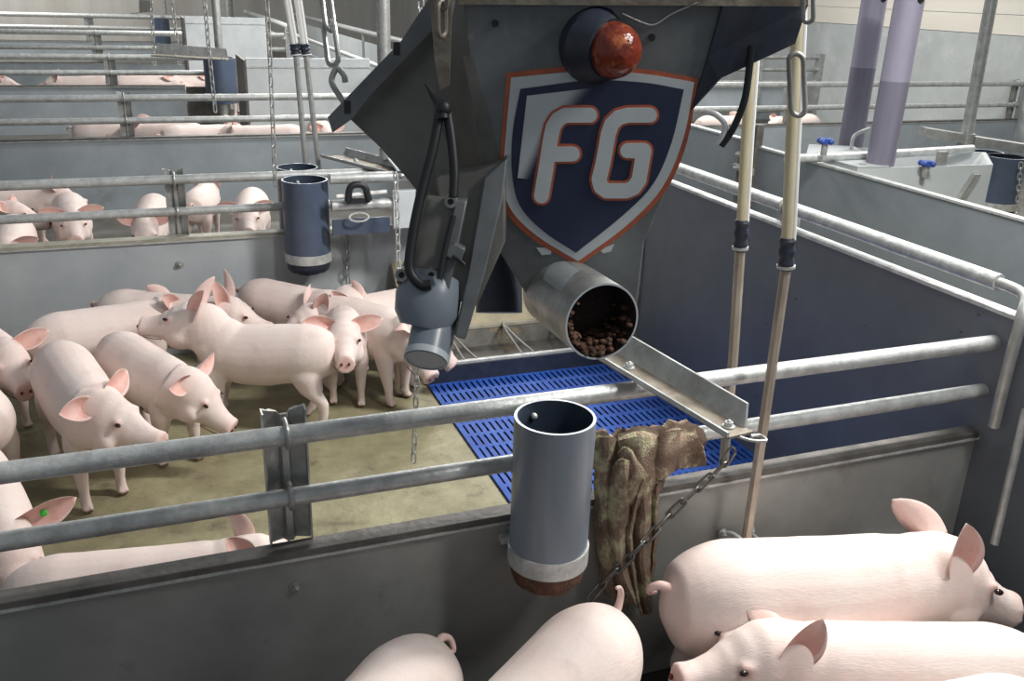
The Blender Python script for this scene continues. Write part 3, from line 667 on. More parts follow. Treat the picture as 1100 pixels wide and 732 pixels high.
chain([ony(452, -60, 2.9), ony(452, 50, 2.9), ony(449, 250, 2.9), ony(448, 395, 2.9), ony(446, 450, 2.9), ony(444, 503, 2.9)], .048, .009, .0032, 'thin chain hanging below the grey arm, in front of bare concrete')
chain([ony(787, 484, 1.78), ony(775, 502, 1.80), ony(757, 518, 1.82), ony(720, 553, 1.82), ony(680, 596, 1.79), ony(650, 625, 1.79), ony(628, 650, 1.79)], .066, .0095, .0035, 'steel chain sloping from the chute hook down across the burlap sack', parts=True, m='chainmetal')

# ------------------------------------------------------------------ burlap sack over the rail
def cloth(rows, label_mat, th=.008, amp=.006, name='fold', t=None, sub=2):
    """rows: list of polylines (lists of points) with equal counts; makes a thick crumpled sheet"""
    bm = bm_new(); R = []
    for row in rows:
        row = smoothpath(row, 5); R.append(row)
    cols = list(zip(*R)); cols = [smoothpath(c, 4) for c in cols]
    V = []
    for c in cols:
        V.append([bm.verts.new(p+Vector((noise.noise(p*22), noise.noise(p*22+Vector((5, 0, 0))), noise.noise(p*22+Vector((0, 9, 0)))))*amp) for p in c])
    for i in range(len(V)-1):
        for j in range(len(V[0])-1): bm.faces.new((V[i][j], V[i+1][j], V[i+1][j+1], V[i][j+1]))
    bmesh.ops.recalc_face_normals(bm, faces=bm.faces[:])
    bmesh.ops.solidify(bm, geom=bm.faces[:], thickness=th)
    return t.part(name, bm, label_mat)
t = Thing('burlap_sack', 'brown burlap sack draped over the near fence, right of the big grey pipe', 'sack', (1.1, 1.86, .35))
# wrap around lower rail: a lumpy roll
bm = bm_new(); xs = [ony(x, 480, 1.9).x for x in range(632, 758, 6)]; pts = []; rs = []
for i, x in enumerate(xs):
    pts.append((x, 1.90, .775+.003*math.sin(i*1.3))); rs.append((.046+.005*math.sin(i*.9)+.004*math.sin(i*2.3))*(1 if i < 17 else 1-.12*(i-16)))
rings = tube(bm, pts, 1, 28, rs=rs)
for v in bm.verts:
    d = noise.noise(v.co*24)*.014+noise.noise(v.co*70)*.005+.006*math.sin(v.co.x*120+v.co.z*60); c = Vector((v.co.x, 1.9, .775)); v.co += (v.co-c).normalized()*d
t.part('roll', bm, 'sack')
def P(px, py, Y=1.84): return ony(px, py, Y)
# big strip folded over the rail
cloth([[P(668, 462, 1.92), P(684, 458, 1.90), P(700, 458, 1.90), P(716, 462, 1.91)],
       [P(664, 474, 1.85), P(684, 470, 1.835), P(704, 474, 1.835), P(720, 480, 1.85)],
       [P(672, 500, 1.84), P(690, 505, 1.81), P(706, 508, 1.825), P(718, 500, 1.85)],
       [P(680, 525, 1.86), P(694, 530, 1.835), P(704, 532, 1.84), P(712, 526, 1.86)]], 'sack', t=t)
# long hanging folds, corrugated
def hang(cols, Y, depth, label=None, m='sack'):
    rows = []
    for j in range(len(cols[0])):
        row = []
        for i, c in enumerate(cols):
            px, py = c[j]; row.append(P(px, py, Y-(depth if i % 2 else 0)))
        rows.append(row)
    return cloth(rows, m, t=t, name='fold')
hang([[(643, 470), (640, 520), (641, 570), (646, 610), (652, 640)], [(652, 468), (650, 520), (650, 570), (655, 612), (660, 645)], [(662, 472), (662, 520), (660, 570), (664, 615), (668, 650)], [(672, 480), (672, 522), (668, 572), (674, 618), (676, 655)]], 1.868, .03)
hang([[(660, 500), (656, 540), (654, 575), (660, 612), (672, 640)], [(670, 492), (668, 535), (664, 575), (668, 612), (680, 648)], [(682, 500), (678, 540), (672, 580), (676, 615), (688, 655)], [(694, 515), (684, 550), (680, 585), (684, 622), (692, 662)]], 1.835, .035)
hang([[(682, 520), (684, 555), (682, 590), (686, 622), (690, 655)], [(690, 518), (692, 552), (690, 588), (692, 622), (695, 658)], [(699, 520), (700, 552), (700, 588), (699, 618), (699, 650)], [(708, 522), (707, 550), (707, 580), (703, 610), (701, 640)]], 1.85, .03)
cloth([[P(x, 461-(x-712)*.12, 1.875) for x in (712, 724, 736, 748)],
       [P(713, 478, 1.838), P(725, 474, 1.822), P(738, 474, 1.838), P(752, 470, 1.828)],
       [P(715, 495, 1.842), P(727, 492, 1.825), P(740, 489, 1.848), P(756, 486, 1.832)],
       [P(718, 508, 1.848), P(729, 504, 1.830), P(742, 502, 1.850), P(758, 499, 1.836)]], 'sack', amp=.010, t=t)
cloth([[P(706, 470, 1.85), P(716, 462, 1.835), P(730, 461, 1.84)], [P(704, 488, 1.835), P(714, 486, 1.815), P(727, 484, 1.83)], [P(700, 512, 1.835), P(711, 514, 1.82), P(722, 506, 1.835)]], 'sack', amp=.008, t=t)
cloth([[P(664, 486, 1.82), P(674, 480, 1.81), P(684, 490, 1.82)], [P(672, 508, 1.81), P(684, 505, 1.795), P(698, 516, 1.81)], [P(660, 545, 1.82), P(672, 540, 1.80), P(684, 548, 1.82)]], 'sack', t=t)

# ------------------------------------------------------------------ the feed hopper
DT, DB = 1.52, 1.80
pa = at(600, 5, DT); pb = at(600, 372, DB); pn = rt.cross(pb-pa).normalized()
if pn.dot(fw) > 0: pn = -pn                                       # points to the viewer's side
def F(px, py, off=0):
    d = ray(px, py); return EYE+d*((pa-EYE).dot(pn)/d.dot(pn))+pn*off
BK = Vector((fw.x, fw.y, 0)).normalized()                          # away from the viewer, level
t = Thing('feed_hopper', 'grey steel feed hopper with a blue and white FG shield, hanging above the near fence', 'hopper', at(640, 380, 1.85))
hop = t
front = [(494, -25), (862, -20), (848, 44), (776, 84), (745, 118), (722, 190), (692, 262), (684, 330), (664, 372), (620, 380), (566, 318), (535, 268), (512, 150)]
A = [F(*p) for p in front]
cen = F(640, 200)+BK*.25
B = [p+BK*(.34+.12*(p.z-1.2)) for p in A]
B = [q.lerp(Vector((cen.x, cen.y, q.z))+BK*.14, .18) for q in B]
bm = bm_new(); hullpoly(bm, A, B); t.part('body', bm, 'hopper', smooth=False, bevel=.004)
# left side panel
Ls = [(494, -25), (512, 150), (535, 268), (470, 235), (440, 195), (408, 158), (374, 126), (470, 12), (480, -25)]
dep = {(494, -25): 0, (512, 150): 0, (535, 268): 0}
A = []
for p in Ls:
    if p in dep: A.append(F(*p)+BK*.01)
    else: A.append(at(p[0], p[1], 1.78))
bm = bm_new(); c0 = sum(A, Vector())/len(A)
n_ = len(A); va = [bm.verts.new(p) for p in A]; vc = bm.verts.new(c0+BK*.03)
vb = [bm.verts.new(p+BK*.10+rt*.02) for p in A]
for i in range(n_):
    bm.faces.new((va[i], va[(i+1) % n_], vc)); bm.faces.new((va[i], vb[i], vb[(i+1) % n_], va[(i+1) % n_]))
bm.faces.new(vb[::-1]); t.part('side_panel', bm, 'hopper_side', smooth=False)
bm = bm_new()
fl = [(482, -30), (463, -5), (430, 45), (352, 126), (357, 143), (378, 128), (400, 100), (478, 18)]
prism(bm, [at(x, y, 1.74) for x, y in fl], BK*.008); t.part('side_flange', bm, 'hopper', smooth=False)
bm = bm_new()
for x, y in ((426, 52), (373, 115)):
    q = at(x, y, 1.738); a_ = rt*.006; b_ = up*.012
    prism(bm, [q-a_-b_, q+a_-b_, q+a_+b_, q-a_+b_], BK*.001)
t.part('slot', bm, 'black', smooth=False)
# lighter welded seam strip between side and face
bm = bm_new(); prism(bm, [F(497, 60, .003), F(508, 60, .003), F(540, 185, .003), F(525, 190, .003)], -pn*.003); t.part('seam', bm, 'hopper_side', smooth=False)
# right navy flange strip (folded rim)
bm = bm_new(); prism(bm, [F(776, 2, .012), F(866, 4, .012), F(852, 46, .012), (F(770, 84, .012)), F(742, 118, .004), F(760, 60, .008)], -pn*.02)
t.part('right_flange', bm, 'navyrubber', smooth=False)
bm = bm_new(); prism(bm, [F(492, -6, .012), F(866, -2, .012), F(866, 6, .012), F(492, 4, .012)], -pn*.02)
t.part('top_rim', bm, 'dirty', smooth=False)
# stay on the left side
bm = bm_new(); prism(bm, [F(462, -20, .03), F(487, -20, .03), F(484, 88, .03), F(474, 94, .03), F(468, 60, .03)], -pn*.012); t.part('stay', bm, 'dirty', smooth=False)
# shield
def poly(pts, off, th=.0012):
    bm = bm_new(); prism(bm, [F(x, y, off) for x, y in pts], -pn*th); return bm
def curve2(pts, n=6):
    """smooth the lower, curved part while keeping the corners"""
    return pts
def shield(corners_top, right, tip, left):
    R_ = [tuple(v) for v in [(q.x, q.y) for q in smoothpath([(x, y, 0) for x, y in [corners_top[-1]]+right+[tip]], 5)]]
    L_ = [tuple(v) for v in [(q.x, q.y) for q in smoothpath([(x, y, 0) for x, y in [tip]+left+[corners_top[0]]], 5)]]
    T_ = [(q.x, q.y) for q in smoothpath([(x, y, 0) for x, y in corners_top], 5)]
    return T_[:-1]+R_[:-1]+L_[:-1]
badge = t.part('shield_badge', poly(shield([(544, 78), (625, 70.5), (690, 74), (750, 84)], [(738, 152), (715, 205), (676, 246)], (621, 286), [(574, 258), (545, 230), (536, 197), (539, 143)]), .002), 'orange', 'orange edged shield badge', smooth=False)
def bpart(name, pts, off, m, label=None): return t.part(name, poly(pts, off), m, label, parent=badge, smooth=False)
bpart('white_border', shield([(549, 83), (630, 76), (690, 79), (745.5, 88)], [(733.5, 149), (711, 201), (673, 241.5)], (621, 280), [(578.5, 254), (550, 226.5), (540.5, 196), (543.5, 143)]), .004, 'white_print')
bpart('blue_field', shield([(559, 95), (632, 86), (690, 88), (734, 95.5)], [(721, 152), (701, 197), (668, 231)], (618.5, 270.5), [(583, 247), (558, 219), (550, 182), (551, 139)]), .006, 'navy')
# pale gradient printed into the field's upper left
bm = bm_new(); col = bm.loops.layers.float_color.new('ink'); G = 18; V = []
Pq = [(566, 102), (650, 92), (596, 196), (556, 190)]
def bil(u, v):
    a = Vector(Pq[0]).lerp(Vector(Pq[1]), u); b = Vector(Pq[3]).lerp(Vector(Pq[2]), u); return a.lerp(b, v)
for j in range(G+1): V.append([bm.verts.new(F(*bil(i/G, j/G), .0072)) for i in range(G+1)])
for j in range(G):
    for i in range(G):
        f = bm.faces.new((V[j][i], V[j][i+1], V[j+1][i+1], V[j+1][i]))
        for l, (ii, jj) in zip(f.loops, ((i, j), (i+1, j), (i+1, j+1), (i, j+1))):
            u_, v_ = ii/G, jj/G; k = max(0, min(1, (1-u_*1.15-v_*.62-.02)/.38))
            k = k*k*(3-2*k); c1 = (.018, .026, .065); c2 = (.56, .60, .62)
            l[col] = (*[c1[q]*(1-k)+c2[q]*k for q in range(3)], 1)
t.part('field_gradient', bm, 'decal', parent=badge, smooth=False)
def stroke(path, r):
    """outline polygons of a thick rounded stroke: union approximated by quads and discs"""
    out = []; Q = [Vector(p) for p in path]
    for a, b in zip(Q, Q[1:]):
        d = (b-a).normalized(); n = Vector((-d.y, d.x))*r; k = 10; pts = []
        an = math.atan2(n.y, n.x)
        for i in range(k+1): pts.append((a.x+r*math.cos(an+PI*i/k), a.y+r*math.sin(an+PI*i/k)))
        for i in range(k+1): pts.append((b.x+r*math.cos(an+PI+PI*i/k), b.y+r*math.sin(an+PI+PI*i/k)))
        out.append(pts)
    return out
Fp = [[(581.4, 209), (587, 175), (591.5, 146), (594, 135), (599, 127), (607, 122.5), (633, 122.5)], [(590, 164.5), (614.5, 164)]]
Gp = [[(697, 122.5), (674, 122.5), (664, 125), (656.5, 132), (653, 142), (647, 175), (643, 191), (645, 199), (651, 203.5), (672, 203.5), (680, 200), (685.5, 192), (688, 178), (691, 160.5), (673.5, 160.5)]]
for nm, path in (('letter_f', Fp), ('letter_g', Gp)):
    for r, off, m in ((10.6, .0084, 'orange'), (8.0, .0100, 'white_print')):
        bm = bm_new(); i = 0
        for pp in path:
            for pts in stroke(pp, r):
                prism(bm, [F(x, y, off+i*.00003) for x, y in pts], -pn*.001); i += 1
        if m == 'orange': lt = t.part(nm, bm, m, parent=badge, smooth=False)
        else:
            for v in bm.verts: v.co -= t.loc
            o = link(nm+'_face', bm, m, badge, smooth=False)
# reflectors behind the tip
for pts in ([(576, 266), (592, 266), (592, 273), (582, 274)], [(644, 268), (660, 262), (656, 270), (648, 272)]):
    bm = poly(pts, .0015); t.part('reflector', bm, 'white_print', smooth=False)
bm = bm_new()
for x, y in ((532, 25), (606, 48), (700, 40)): tube(bm, [F(x, y, 0), F(x, y, .004)], .006, 10)
t.part('rivet', bm, 'black')
# outlet tube
oa = at(598, 311, 1.79); ob = at(647, 346, 1.61)
ax = (ob-oa).normalized()
bm = bm_new(); pipe_hollow(bm, oa, ob, .071, .0035, 56, depth=.085)
pt = t.part('outlet_pipe', bm, 'galv', 'pale steel outlet pipe', mats=['galv', 'rim', 'pipedark'])
a_ = ax.orthogonal().normalized(); b_ = ax.cross(a_)
ang0 = None
bm = bm_new()                                                       # crusted feed inside the mouth
dn = (Vector((0, 0, -1))-ax*Vector((0, 0, -1)).dot(ax)).normalized(); sd = ax.cross(dn)
for k in range(230):
    a = rnd.gauss(-.2, .75); d = rnd.uniform(.002, .08); rr = .065-rnd.uniform(0, .02)*(1 if d > .02 else .5)
    p = ob-ax*d+dn*rr*math.cos(a)+sd*rr*math.sin(a)
    sphere(bm, p, rnd.uniform(.003, .0075), (1, 1.2, .7), 7, 5)
o = t.part('feed_crust', bm, 'residue', 'brown caked feed inside the mouth', parent=pt); o['kind'] = 'stuff'
# sticker on the outlet pipe (plain)
vd = (-fw-ax*(-fw).dot(ax)).normalized(); vs = ax.cross(vd)
if vs.dot(up) < 0: vs = -vs
bm = bm_new(); g = []
for j in range(9):
    an = -.15+j*.1; row = []
    for i in range(5):
        d = .055+.022*i+.004*j; row.append(bm.verts.new(ob-ax*d+(vd*math.cos(an)+vs*math.sin(an))*.0717))
    g.append(row)
for j in range(8):
    for i in range(4): bm.faces.new((g[j][i], g[j][i+1], g[j+1][i+1], g[j+1][i]))
bmesh.ops.solidify(bm, geom=bm.faces[:], thickness=.0005)
t.part('sticker', bm, 'white_print', 'worn plain white sticker', parent=pt)
# rear outlet and brace
bm = bm_new(); tube(bm, [at(536, 255, 2.12), at(536, 336, 2.12)], .054, 32); t.part('rear_outlet', bm, 'navyrubber', 'dark rear outlet pipe')
bm = bm_new(); prism(bm, [at(520, 245, 1.98), at(532, 243, 1.98), at(598, 322, 1.98), at(592, 332, 1.98)], BK*.02); t.part('brace', bm, 'hopper_side', smooth=False)

# amber beacon
c = F(668, 53, .035)
t = Thing('warning_lamp', 'amber warning lamp on a dark rubber mount above the FG shield', 'lamp', c-Vector((0, 0, .05)))
bm = bm_new(); c1 = F(641, 50, .0); tube(bm, [c1-pn*.005, c1+pn*.012, F(651, 50, .03)], 1, 28, rs=[.066, .062, .046]); t.part('mount', bm, 'navyrubber')
bm = bm_new(); axl = (pn*.9+rt*.35).normalized(); q = Vector((0, 0, 1)).rotation_difference(axl).to_matrix()
base = F(655, 51, .022)
n = 10; rings = []; al = axl.orthogonal().normalized(); bl = axl.cross(al)
tube(bm, [base+axl*(.060*k/n) for k in range(n+1)], 1, 36, rs=[.046*math.sqrt(max(.02, 1-(k/n)**2.6)) for k in range(n+1)])
t.part('lens', bm, 'lamp', 'amber lens')
bm = bm_new(); tube(bm, [base-axl*.003, base+axl*.006], .049, 32); t.part('bezel', bm, 'black')
bm = bm_new(); q = F(623, 55, .004); tube(bm, [q, q+pn*.012], .006, 8); tube(bm, [F(617, 46, .004), F(622, 50, .010), F(628, 60, .004)], .006, 8); t.part('screw', bm, 'galv')

# ------------------------------------------------------------------ hanging dosing arm on the left
t = Thing('dosing_arm', 'grey hanging dosing arm with black cables, left of the FG shield', 'machine arm', at(460, 405, 1.60))
D = 1.58
def A_(x, y, d=D): return at(x, y, d)
bm = bm_new(); prism(bm, [A_(468, 192, 1.60), A_(512, 184, 1.60), A_(543, 172, 1.60), (A_(543, 260, 1.60)), A_(512, 330, 1.60), A_(486, 322, 1.60)], BK*.07); t.part('mounting_box', bm, 'hopper_side', bevel=.004)
bm = bm_new(); prism(bm, [A_(520, 192, 1.585), A_(545, 170, 1.585), A_(540, 215, 1.585), A_(522, 290, 1.585), A_(500, 366, 1.585), A_(488, 362, 1.585), A_(503, 290, 1.585)], BK*.05); t.part('side_rail', bm, 'hopper', bevel=.003)
bm = bm_new(); prism(bm, [A_(457, 213), A_(501, 216), A_(499, 232), A_(478, 316), A_(425, 306), A_(429, 290), A_(440, 280)], BK*.06); act = t.part('actuator_body', bm, 'hopper_side', bevel=.004)
bm = bm_new(); prism(bm, [A_(489, 216, 1.568), A_(502, 216, 1.568), A_(482, 314, 1.568), A_(470, 312, 1.568)], BK*.03); t.part('cover_strip', bm, 'hopper', bevel=.003)
bm = bm_new(); prism(bm, [A_(475, 268, 1.555), A_(488, 262, 1.555), A_(500, 268, 1.555), A_(494, 284, 1.555), A_(480, 276, 1.555), A_(472, 290, 1.555)], BK*.02); t.part('bracket', bm, 'hopper', bevel=.002)
bm = bm_new()
for x, y in ((484, 217), (431, 296), (463, 296)):
    p = A_(x, y, 1.566); tube(bm, [p, p+BK*.02], .011, 16)
t.part('screw_boss', bm, 'galv')
bm = bm_new()
for x, y in ((484, 217), (431, 296), (463, 296)):
    p = A_(x, y, 1.562); tube(bm, [p, p+BK*.01], .0052, 12)
t.part('screw', bm, 'black')
bm = bm_new(); tube(bm, [A_(464, 303, 1.62), A_(460, 320, 1.61), A_(458, 338, 1.60), A_(455, 352, 1.60)], 1, 36, rs=[.056, .058, .056, .042]); t.part('collar', bm, 'tubegrey', 'wide grey plastic collar')
a0 = A_(468, 335, 1.62); a1 = A_(457, 388, 1.575)
bm = bm_new(); pipe_hollow(bm, a0, a1, .036, .003, 40, depth=.05, r1=.037); t.part('nozzle', bm, 'tubegrey', mats=['tubegrey', 'rim', 'tubegrey'])
bm = bm_new(); tube(bm, [a0.lerp(a1, .86), a0.lerp(a1, .985)], .0385, 40); t.part('nozzle_ring', bm, 'rim')
bm = bm_new(); prism(bm, [A_(486, 335, 1.63), A_(493, 337, 1.63), A_(482, 392, 1.60), A_(475, 390, 1.60)], BK*.015); t.part('white_rod', bm, 'rail')
for k, (pts, r) in enumerate(((((472, 122), (465, 160), (452, 210), (443, 255), (440, 290), (452, 306), (463, 306)), .0088), (((480, 118), (485, 150), (488, 185), (487, 212)), .0085), (((487, 232), (478, 268), (472, 300)), .0050))):
    bm = bm_new(); tube(bm, smoothpath([A_(x, y, 1.55) for x, y in pts], 8), r, 12); t.part('cable', bm, 'black', 'black cable')
bm = bm_new(); tube(bm, smoothpath([A_(457, 90, 1.545), A_(466, 104, 1.545), A_(474, 116, 1.54), A_(476, 128, 1.54)], 5), 1, 10, rs=[.002+.0085*min(1, k/10) for k in range(16)]); sphere(bm, A_(476, 117, 1.54), .014, (1, 1, 1.1)); t.part('cable_tie', bm, 'black')
bm = bm_new(); tube(bm, smoothpath([A_(486, 275, 1.55), A_(494, 280, 1.55), A_(499, 285, 1.55)], 5), .0035, 8); t.part('cable', bm, 'black')

# ------------------------------------------------------------------ rigging on the hopper
cl = [at(342, -46, 1.80), at(352, 10, 1.80), at(356, 50, 1.80), at(363, 92, 1.80)]
t = chain(cl, .088, .0135, .0052, 'heavy chain with an open hook at the left corner of the hopper', m='galv', parts=True, name='hook_chain')
bm = bm_new(); tube(bm, smoothpath([at(371, 88, 1.79), at(369, 80, 1.79), at(362, 74, 1.79), at(357, 82, 1.79), at(357, 90, 1.79), at(364, 102, 1.79), at(372, 114, 1.79)], 6), .006, 10); t.part('hook', bm, 'galv')
bm = bm_new(); tube(bm, smoothpath([F(806, 48, .012), F(803, 70, .015), F(797, 105, .02), F(785, 135, .02), F(772, 154, .02)], 8), .0062, 12)
tag(rebase(link('cable', bm, 'black')), 'black cable hanging in a curve from the right flange of the hopper', 'cable')
bm = bm_new(); tube(bm, smoothpath([F(756, 119, .004), F(768, 122, .012), F(777, 132, .016), F(774, 144, .018), F(769, 153, .018)], 8), .0052, 12)
tag(rebase(link('hook', bm, 'hosewhite')), 'pale curved hook at the right edge of the hopper', 'hook')
for pts, lab in (([(851, -20), (851, 40), (852, 88)], 'upper'),):
    t = chain([F(861, -24, .035), F(862, 40, .035)], .075, .008, .0038, 'steel chain at the top right corner of the hopper', parts=True)
    bm = bm_new(); c = F(851, 88, .03); tube(bm, stadium(c, (F(850, 60, .03)-F(852, 110, .03)).normalized(), rt, .105, .012, 8), .0046, 10, closed=True); t.part('long_link', bm, 'galv')
for x, lab in ((470, 'rusty chain holding the hopper, at its top left'),):
    chain([F(476, -28, .05), F(477, 40, .05)], .055, .011, .0045, lab, m='dirty', parts=True)
bm = bm_new(); tube(bm, smoothpath([F(668, 14, .006), F(690, 24, .004), F(703, 26, .004), F(722, 14, .006), F(748, 2, .012)], 6), .0016, 6)
tag(rebase(link('wire', bm, 'rail')), 'thin bright wire along the top of the hopper face', 'wire')
# ------------------------------------------------------------------ pigs
def loft(bm, secs, seg=18, e=2.0):
    """secs: list of (centre, forward, side, halfwidth, halfheight); closed solid"""
    rings = []
    for c, f, s, hw, hh in secs:
        c, f, s = Vector(c), Vector(f).normalized(), Vector(s).normalized(); u = f.cross(s).normalized()
        if u.z < 0 and abs(f.z) < .9: u = -u
        rings.append([bm.verts.new(c+s*(hw*math.copysign(abs(math.cos(2*PI*k/seg))**(2/e), math.cos(2*PI*k/seg)))+u*(hh*math.copysign(abs(math.sin(2*PI*k/seg))**(2/e), math.sin(2*PI*k/seg)))) for k in range(seg)])
    for A, B in zip(rings, rings[1:]):
        for k in range(seg): bm.faces.new((A[k], A[(k+1) % seg], B[(k+1) % seg], B[k]))
    bm.faces.new(rings[0][::-1]); bm.faces.new(rings[-1])
def interp(tbl, t):
    for a, b in zip(tbl, tbl[1:]):
        if t <= b[0]:
            k = max(0, (t-a[0])/(b[0]-a[0])); k2 = k*k*(3-2*k)
            return [a[i]*(1-k2)+b[i]*k2 for i in range(len(a))]
    return list(tbl[-1])
TORSO = [(-.455, .400, .020, .030), (-.440, .402, .070, .080), (-.41, .405, .100, .115), (-.36, .404, .124, .142), (-.29, .402, .138, .156), (-.20, .394, .138, .158),
         (-.08, .382, .140, .164), (.03, .380, .137, .160), (.12, .388, .129, .152), (.20, .398, .115, .135), (.26, .408, .100, .115), (.31, .415, .085, .095)]
HEADT = [(-.07, -.01, .088, .110), (.0, .004, .092, .112), (.05, .006, .090, .106), (.095, .0, .078, .088), (.13, -.012, .063, .069), (.165, -.024, .051, .054), (.20, -.032, .044, .046), (.235, -.036, .042, .042)]
HS = 1.14
def build_pig(key, yaw=0, pitch=0, roll=0, bend=0, legs=(0, 0, 0, 0), ears=('side', 'side'), vox=.0085, fat=1.0, neck=0, earlen=1.0, tail='curl'):
    """local frame: x forward, y left, z up; feet at z 0"""
    def spine(x): return bend*(x+.05)*abs(x+.05)*1.2
    bm = bm_new(); secs = []
    N = 22
    for i in range(N+1):
        x = -.455+(.765)*i/N; z, hw, hh = interp(TORSO, x)[1:]
        z += neck*max(0, x-.12)**2*6
        f = Vector((1, 2.4*bend*abs(x+.05), 0)).normalized(); s = Vector((-f.y, f.x, 0))
        secs.append(((x, spine(x), z), f, s, hw*fat, hh*(1+(fat-1)*.6)))
    loft(bm, secs, 24)
    # head
    hx = .27; hz = .415+neck*.17; f0 = Vector((1, 2.4*bend*(hx+.05), 0)).normalized()
    hb = Matrix((f0, Vector((-f0.y, f0.x, 0)), Vector((0, 0, 1)))).transposed()
    R = hb @ Matrix.Rotation(yaw, 3, 'Z') @ Matrix.Rotation(-pitch, 3, 'Y') @ Matrix.Rotation(roll, 3, 'X')
    hc = Vector((hx, spine(hx), hz))
    def Hd(x, y, z): return hc+R @ (Vector((x, y, z))*HS)
    secs = []
    for i in range(23):
        x = -.07+.305*i/22; z, hw, hh = interp(HEADT, x)[1:]
        secs.append((Hd(x, 0, z), R @ Vector((1, 0, 0)), R @ Vector((0, 1, 0)), hw*.96*HS, hh*HS))
    rings0 = len(bm.verts); loft(bm, secs, 22)
    sphere(bm, Hd(.05, 0, -.065), .070, (1.3, 1.1, .75))                       # jowl
    sphere(bm, hc-Vector((.08, 0, .01))+R @ Vector((.03, 0, 0)), .125, (1.05, .90, 1.08), 18, 14); sphere(bm, Vector((hc.x-.13, hc.y*.6, .40+neck*.06)), .135, (1.1, .90, 1.04), 18, 14)   # neck filler
    for s in (-1, 1): sphere(bm, Hd(.108, s*.056, .043), .019, (1.2, .8, .8)); sphere(bm, Hd(.06, s*.058, -.035), .052, (1.3, .75, 1))
    tube(bm, [Hd(.222, 0, -.036), Hd(.243, 0, -.036)], .045*HS, 20)               # snout disc
    # legs: a stance offset per leg, front left, front right, hind left, hind right
    for idx, (lx, ly) in enumerate(((.165, .078), (.165, -.078), (-.30, .082), (-.30, -.082))):
        off = legs[idx]; ly += spine(lx); fy = 1 if ly > 0 else -1
        if idx < 2: J = [(lx+.0, .39, .040, .055), (lx+.01, .28, .052, .062), (lx+off*.4, .19, .036, .040), (lx+off*.7, .135, .029, .032), (lx+off*.9, .08, .022, .024), (lx+off, .035, .025, .027)]
        else: J = [(lx+.02, .40, .040, .070), (lx+.01, .30, .058, .082), (lx-.005+off*.35, .215, .045, .060), (lx-.045+off*.65, .155, .029, .036), (lx-.04+off*.85, .09, .023, .026), (lx-.02+off, .035, .026, .028)]
        secs = [(Vector((a, ly, z)), Vector((0, 0, -1)), Vector((0, 1, 0)), r*.95, r2) for a, z, r, r2 in J]
        P = []
        for q in range(len(J)-1):
            for k in range(4):
                u = k/4; A, B = J[q], J[q+1]; P.append([A[i]*(1-u)+B[i]*u for i in range(4)])
        P.append(list(J[-1])); rg = []
        for a, z, r, r2 in P: rg.append([bm.verts.new((a+r2*math.cos(2*PI*k/14), ly+r*.92*math.sin(2*PI*k/14), z)) for k in range(14)])
        for A, B in zip(rg, rg[1:]):
            for k in range(14): bm.faces.new((A[k], A[(k+1) % 14], B[(k+1) % 14], B[k]))
        bm.faces.new(rg[0]); bm.faces.new(rg[-1][::-1])
        fx = J[-1][0]
        for sy in (-1, 1):                                                     # cloven hoof
            sphere(bm, (fx+.018, ly+sy*.013, .020), .020, (1.35, .62, 1.0), 10, 8)
            sphere(bm, (fx-.022, ly+sy*.016, .055), .009, (1, .8, 1.2), 8, 6)
    me = bpy.data.meshes.new('tmp'); bmesh.ops.recalc_face_normals(bm, faces=bm.faces[:]); bm.to_mesh(me); bm.free()
    o = bpy.data.objects.new('tmp', me); C.objects.link(o)
    r = o.modifiers.new('r', 'REMESH'); r.mode = 'VOXEL'; r.voxel_size = vox; r.use_smooth_shade = True
    s = o.modifiers.new('s', 'SMOOTH'); s.factor = .55; s.iterations = int(5*.0085/vox+3)
    dg = bpy.context.evaluated_depsgraph_get(); dg.update()
    me2 = bpy.data.meshes.new_from_object(o.evaluated_get(dg)); bpy.data.objects.remove(o)
    bm = bm_new(); bm.from_mesh(me2); bpy.data.meshes.remove(me2)
    for f in bm.faces: f.smooth = True
    lay = bm.loops.layers.float_color.new('tint'); sn = Hd(.243, 0, -.036)
    eyes = [Hd(.116, q*.066, .038) for q in (-1, 1)]
    def tint(v):
        d = (v-sn).length; red = max(0, 1-d/.075)*.95
        dy = min((v-e).length for e in eyes); red = max(red, max(0, 1-dy/.036)*.75)
        red = max(red, max(0, (.12-v.z)/.12)*.30)
        # flank folds a little pinker
        red = max(red, .30*max(0, 1-(v-Vector((.10, 0, .25))).length/.16), .07)
        gr = max(0, (.030-v.z)/.025)*.8+max(0, (.10-v.z)/.1)*.3
        return (min(1, red), min(1, gr), 0, 1)
    for f in bm.faces:
        for l in f.loops: l[lay] = tint(l.vert.co)
    # ears: cupped leaves, pink inside
    for s, mode in ((1, ears[0]), (-1, ears[1])):
        d, nrm = {'side': (Vector((.10, .95, .30)), Vector((.85, -.05, .35))), 'up': (Vector((-.15, .40, .95)), Vector((.75, .65, .1))),
                  'cam': (Vector((-.30, .30, .90)), Vector((.10, .95, .25))), 'fwd': (Vector((.62, .60, .45)), Vector((.35, .1, -.95))), 'droop': (Vector((.35, .85, -.25)), Vector((.5, .0, -.85))), 'back': (Vector((-.75, .55, .45)), Vector((.2, .95, .3)))}[mode]
        d = Vector((d.x, d.y*s, d.z)).normalized(); nrm = Vector((nrm.x, nrm.y*s, nrm.z)); nrm = (nrm-d*nrm.dot(d)).normalized(); sd = d.cross(nrm)
        base = Vector((.004, s*.062, .080)); nu, nv = 14, 12; Lg = .128*earlen
        if s == 1: mid_ = base+d*(Lg*.42-.02); earp = (Hd(*(mid_-nrm*.012)), (Hd(*(mid_+nrm))-Hd(*mid_)).normalized())
        grid = [[], []]
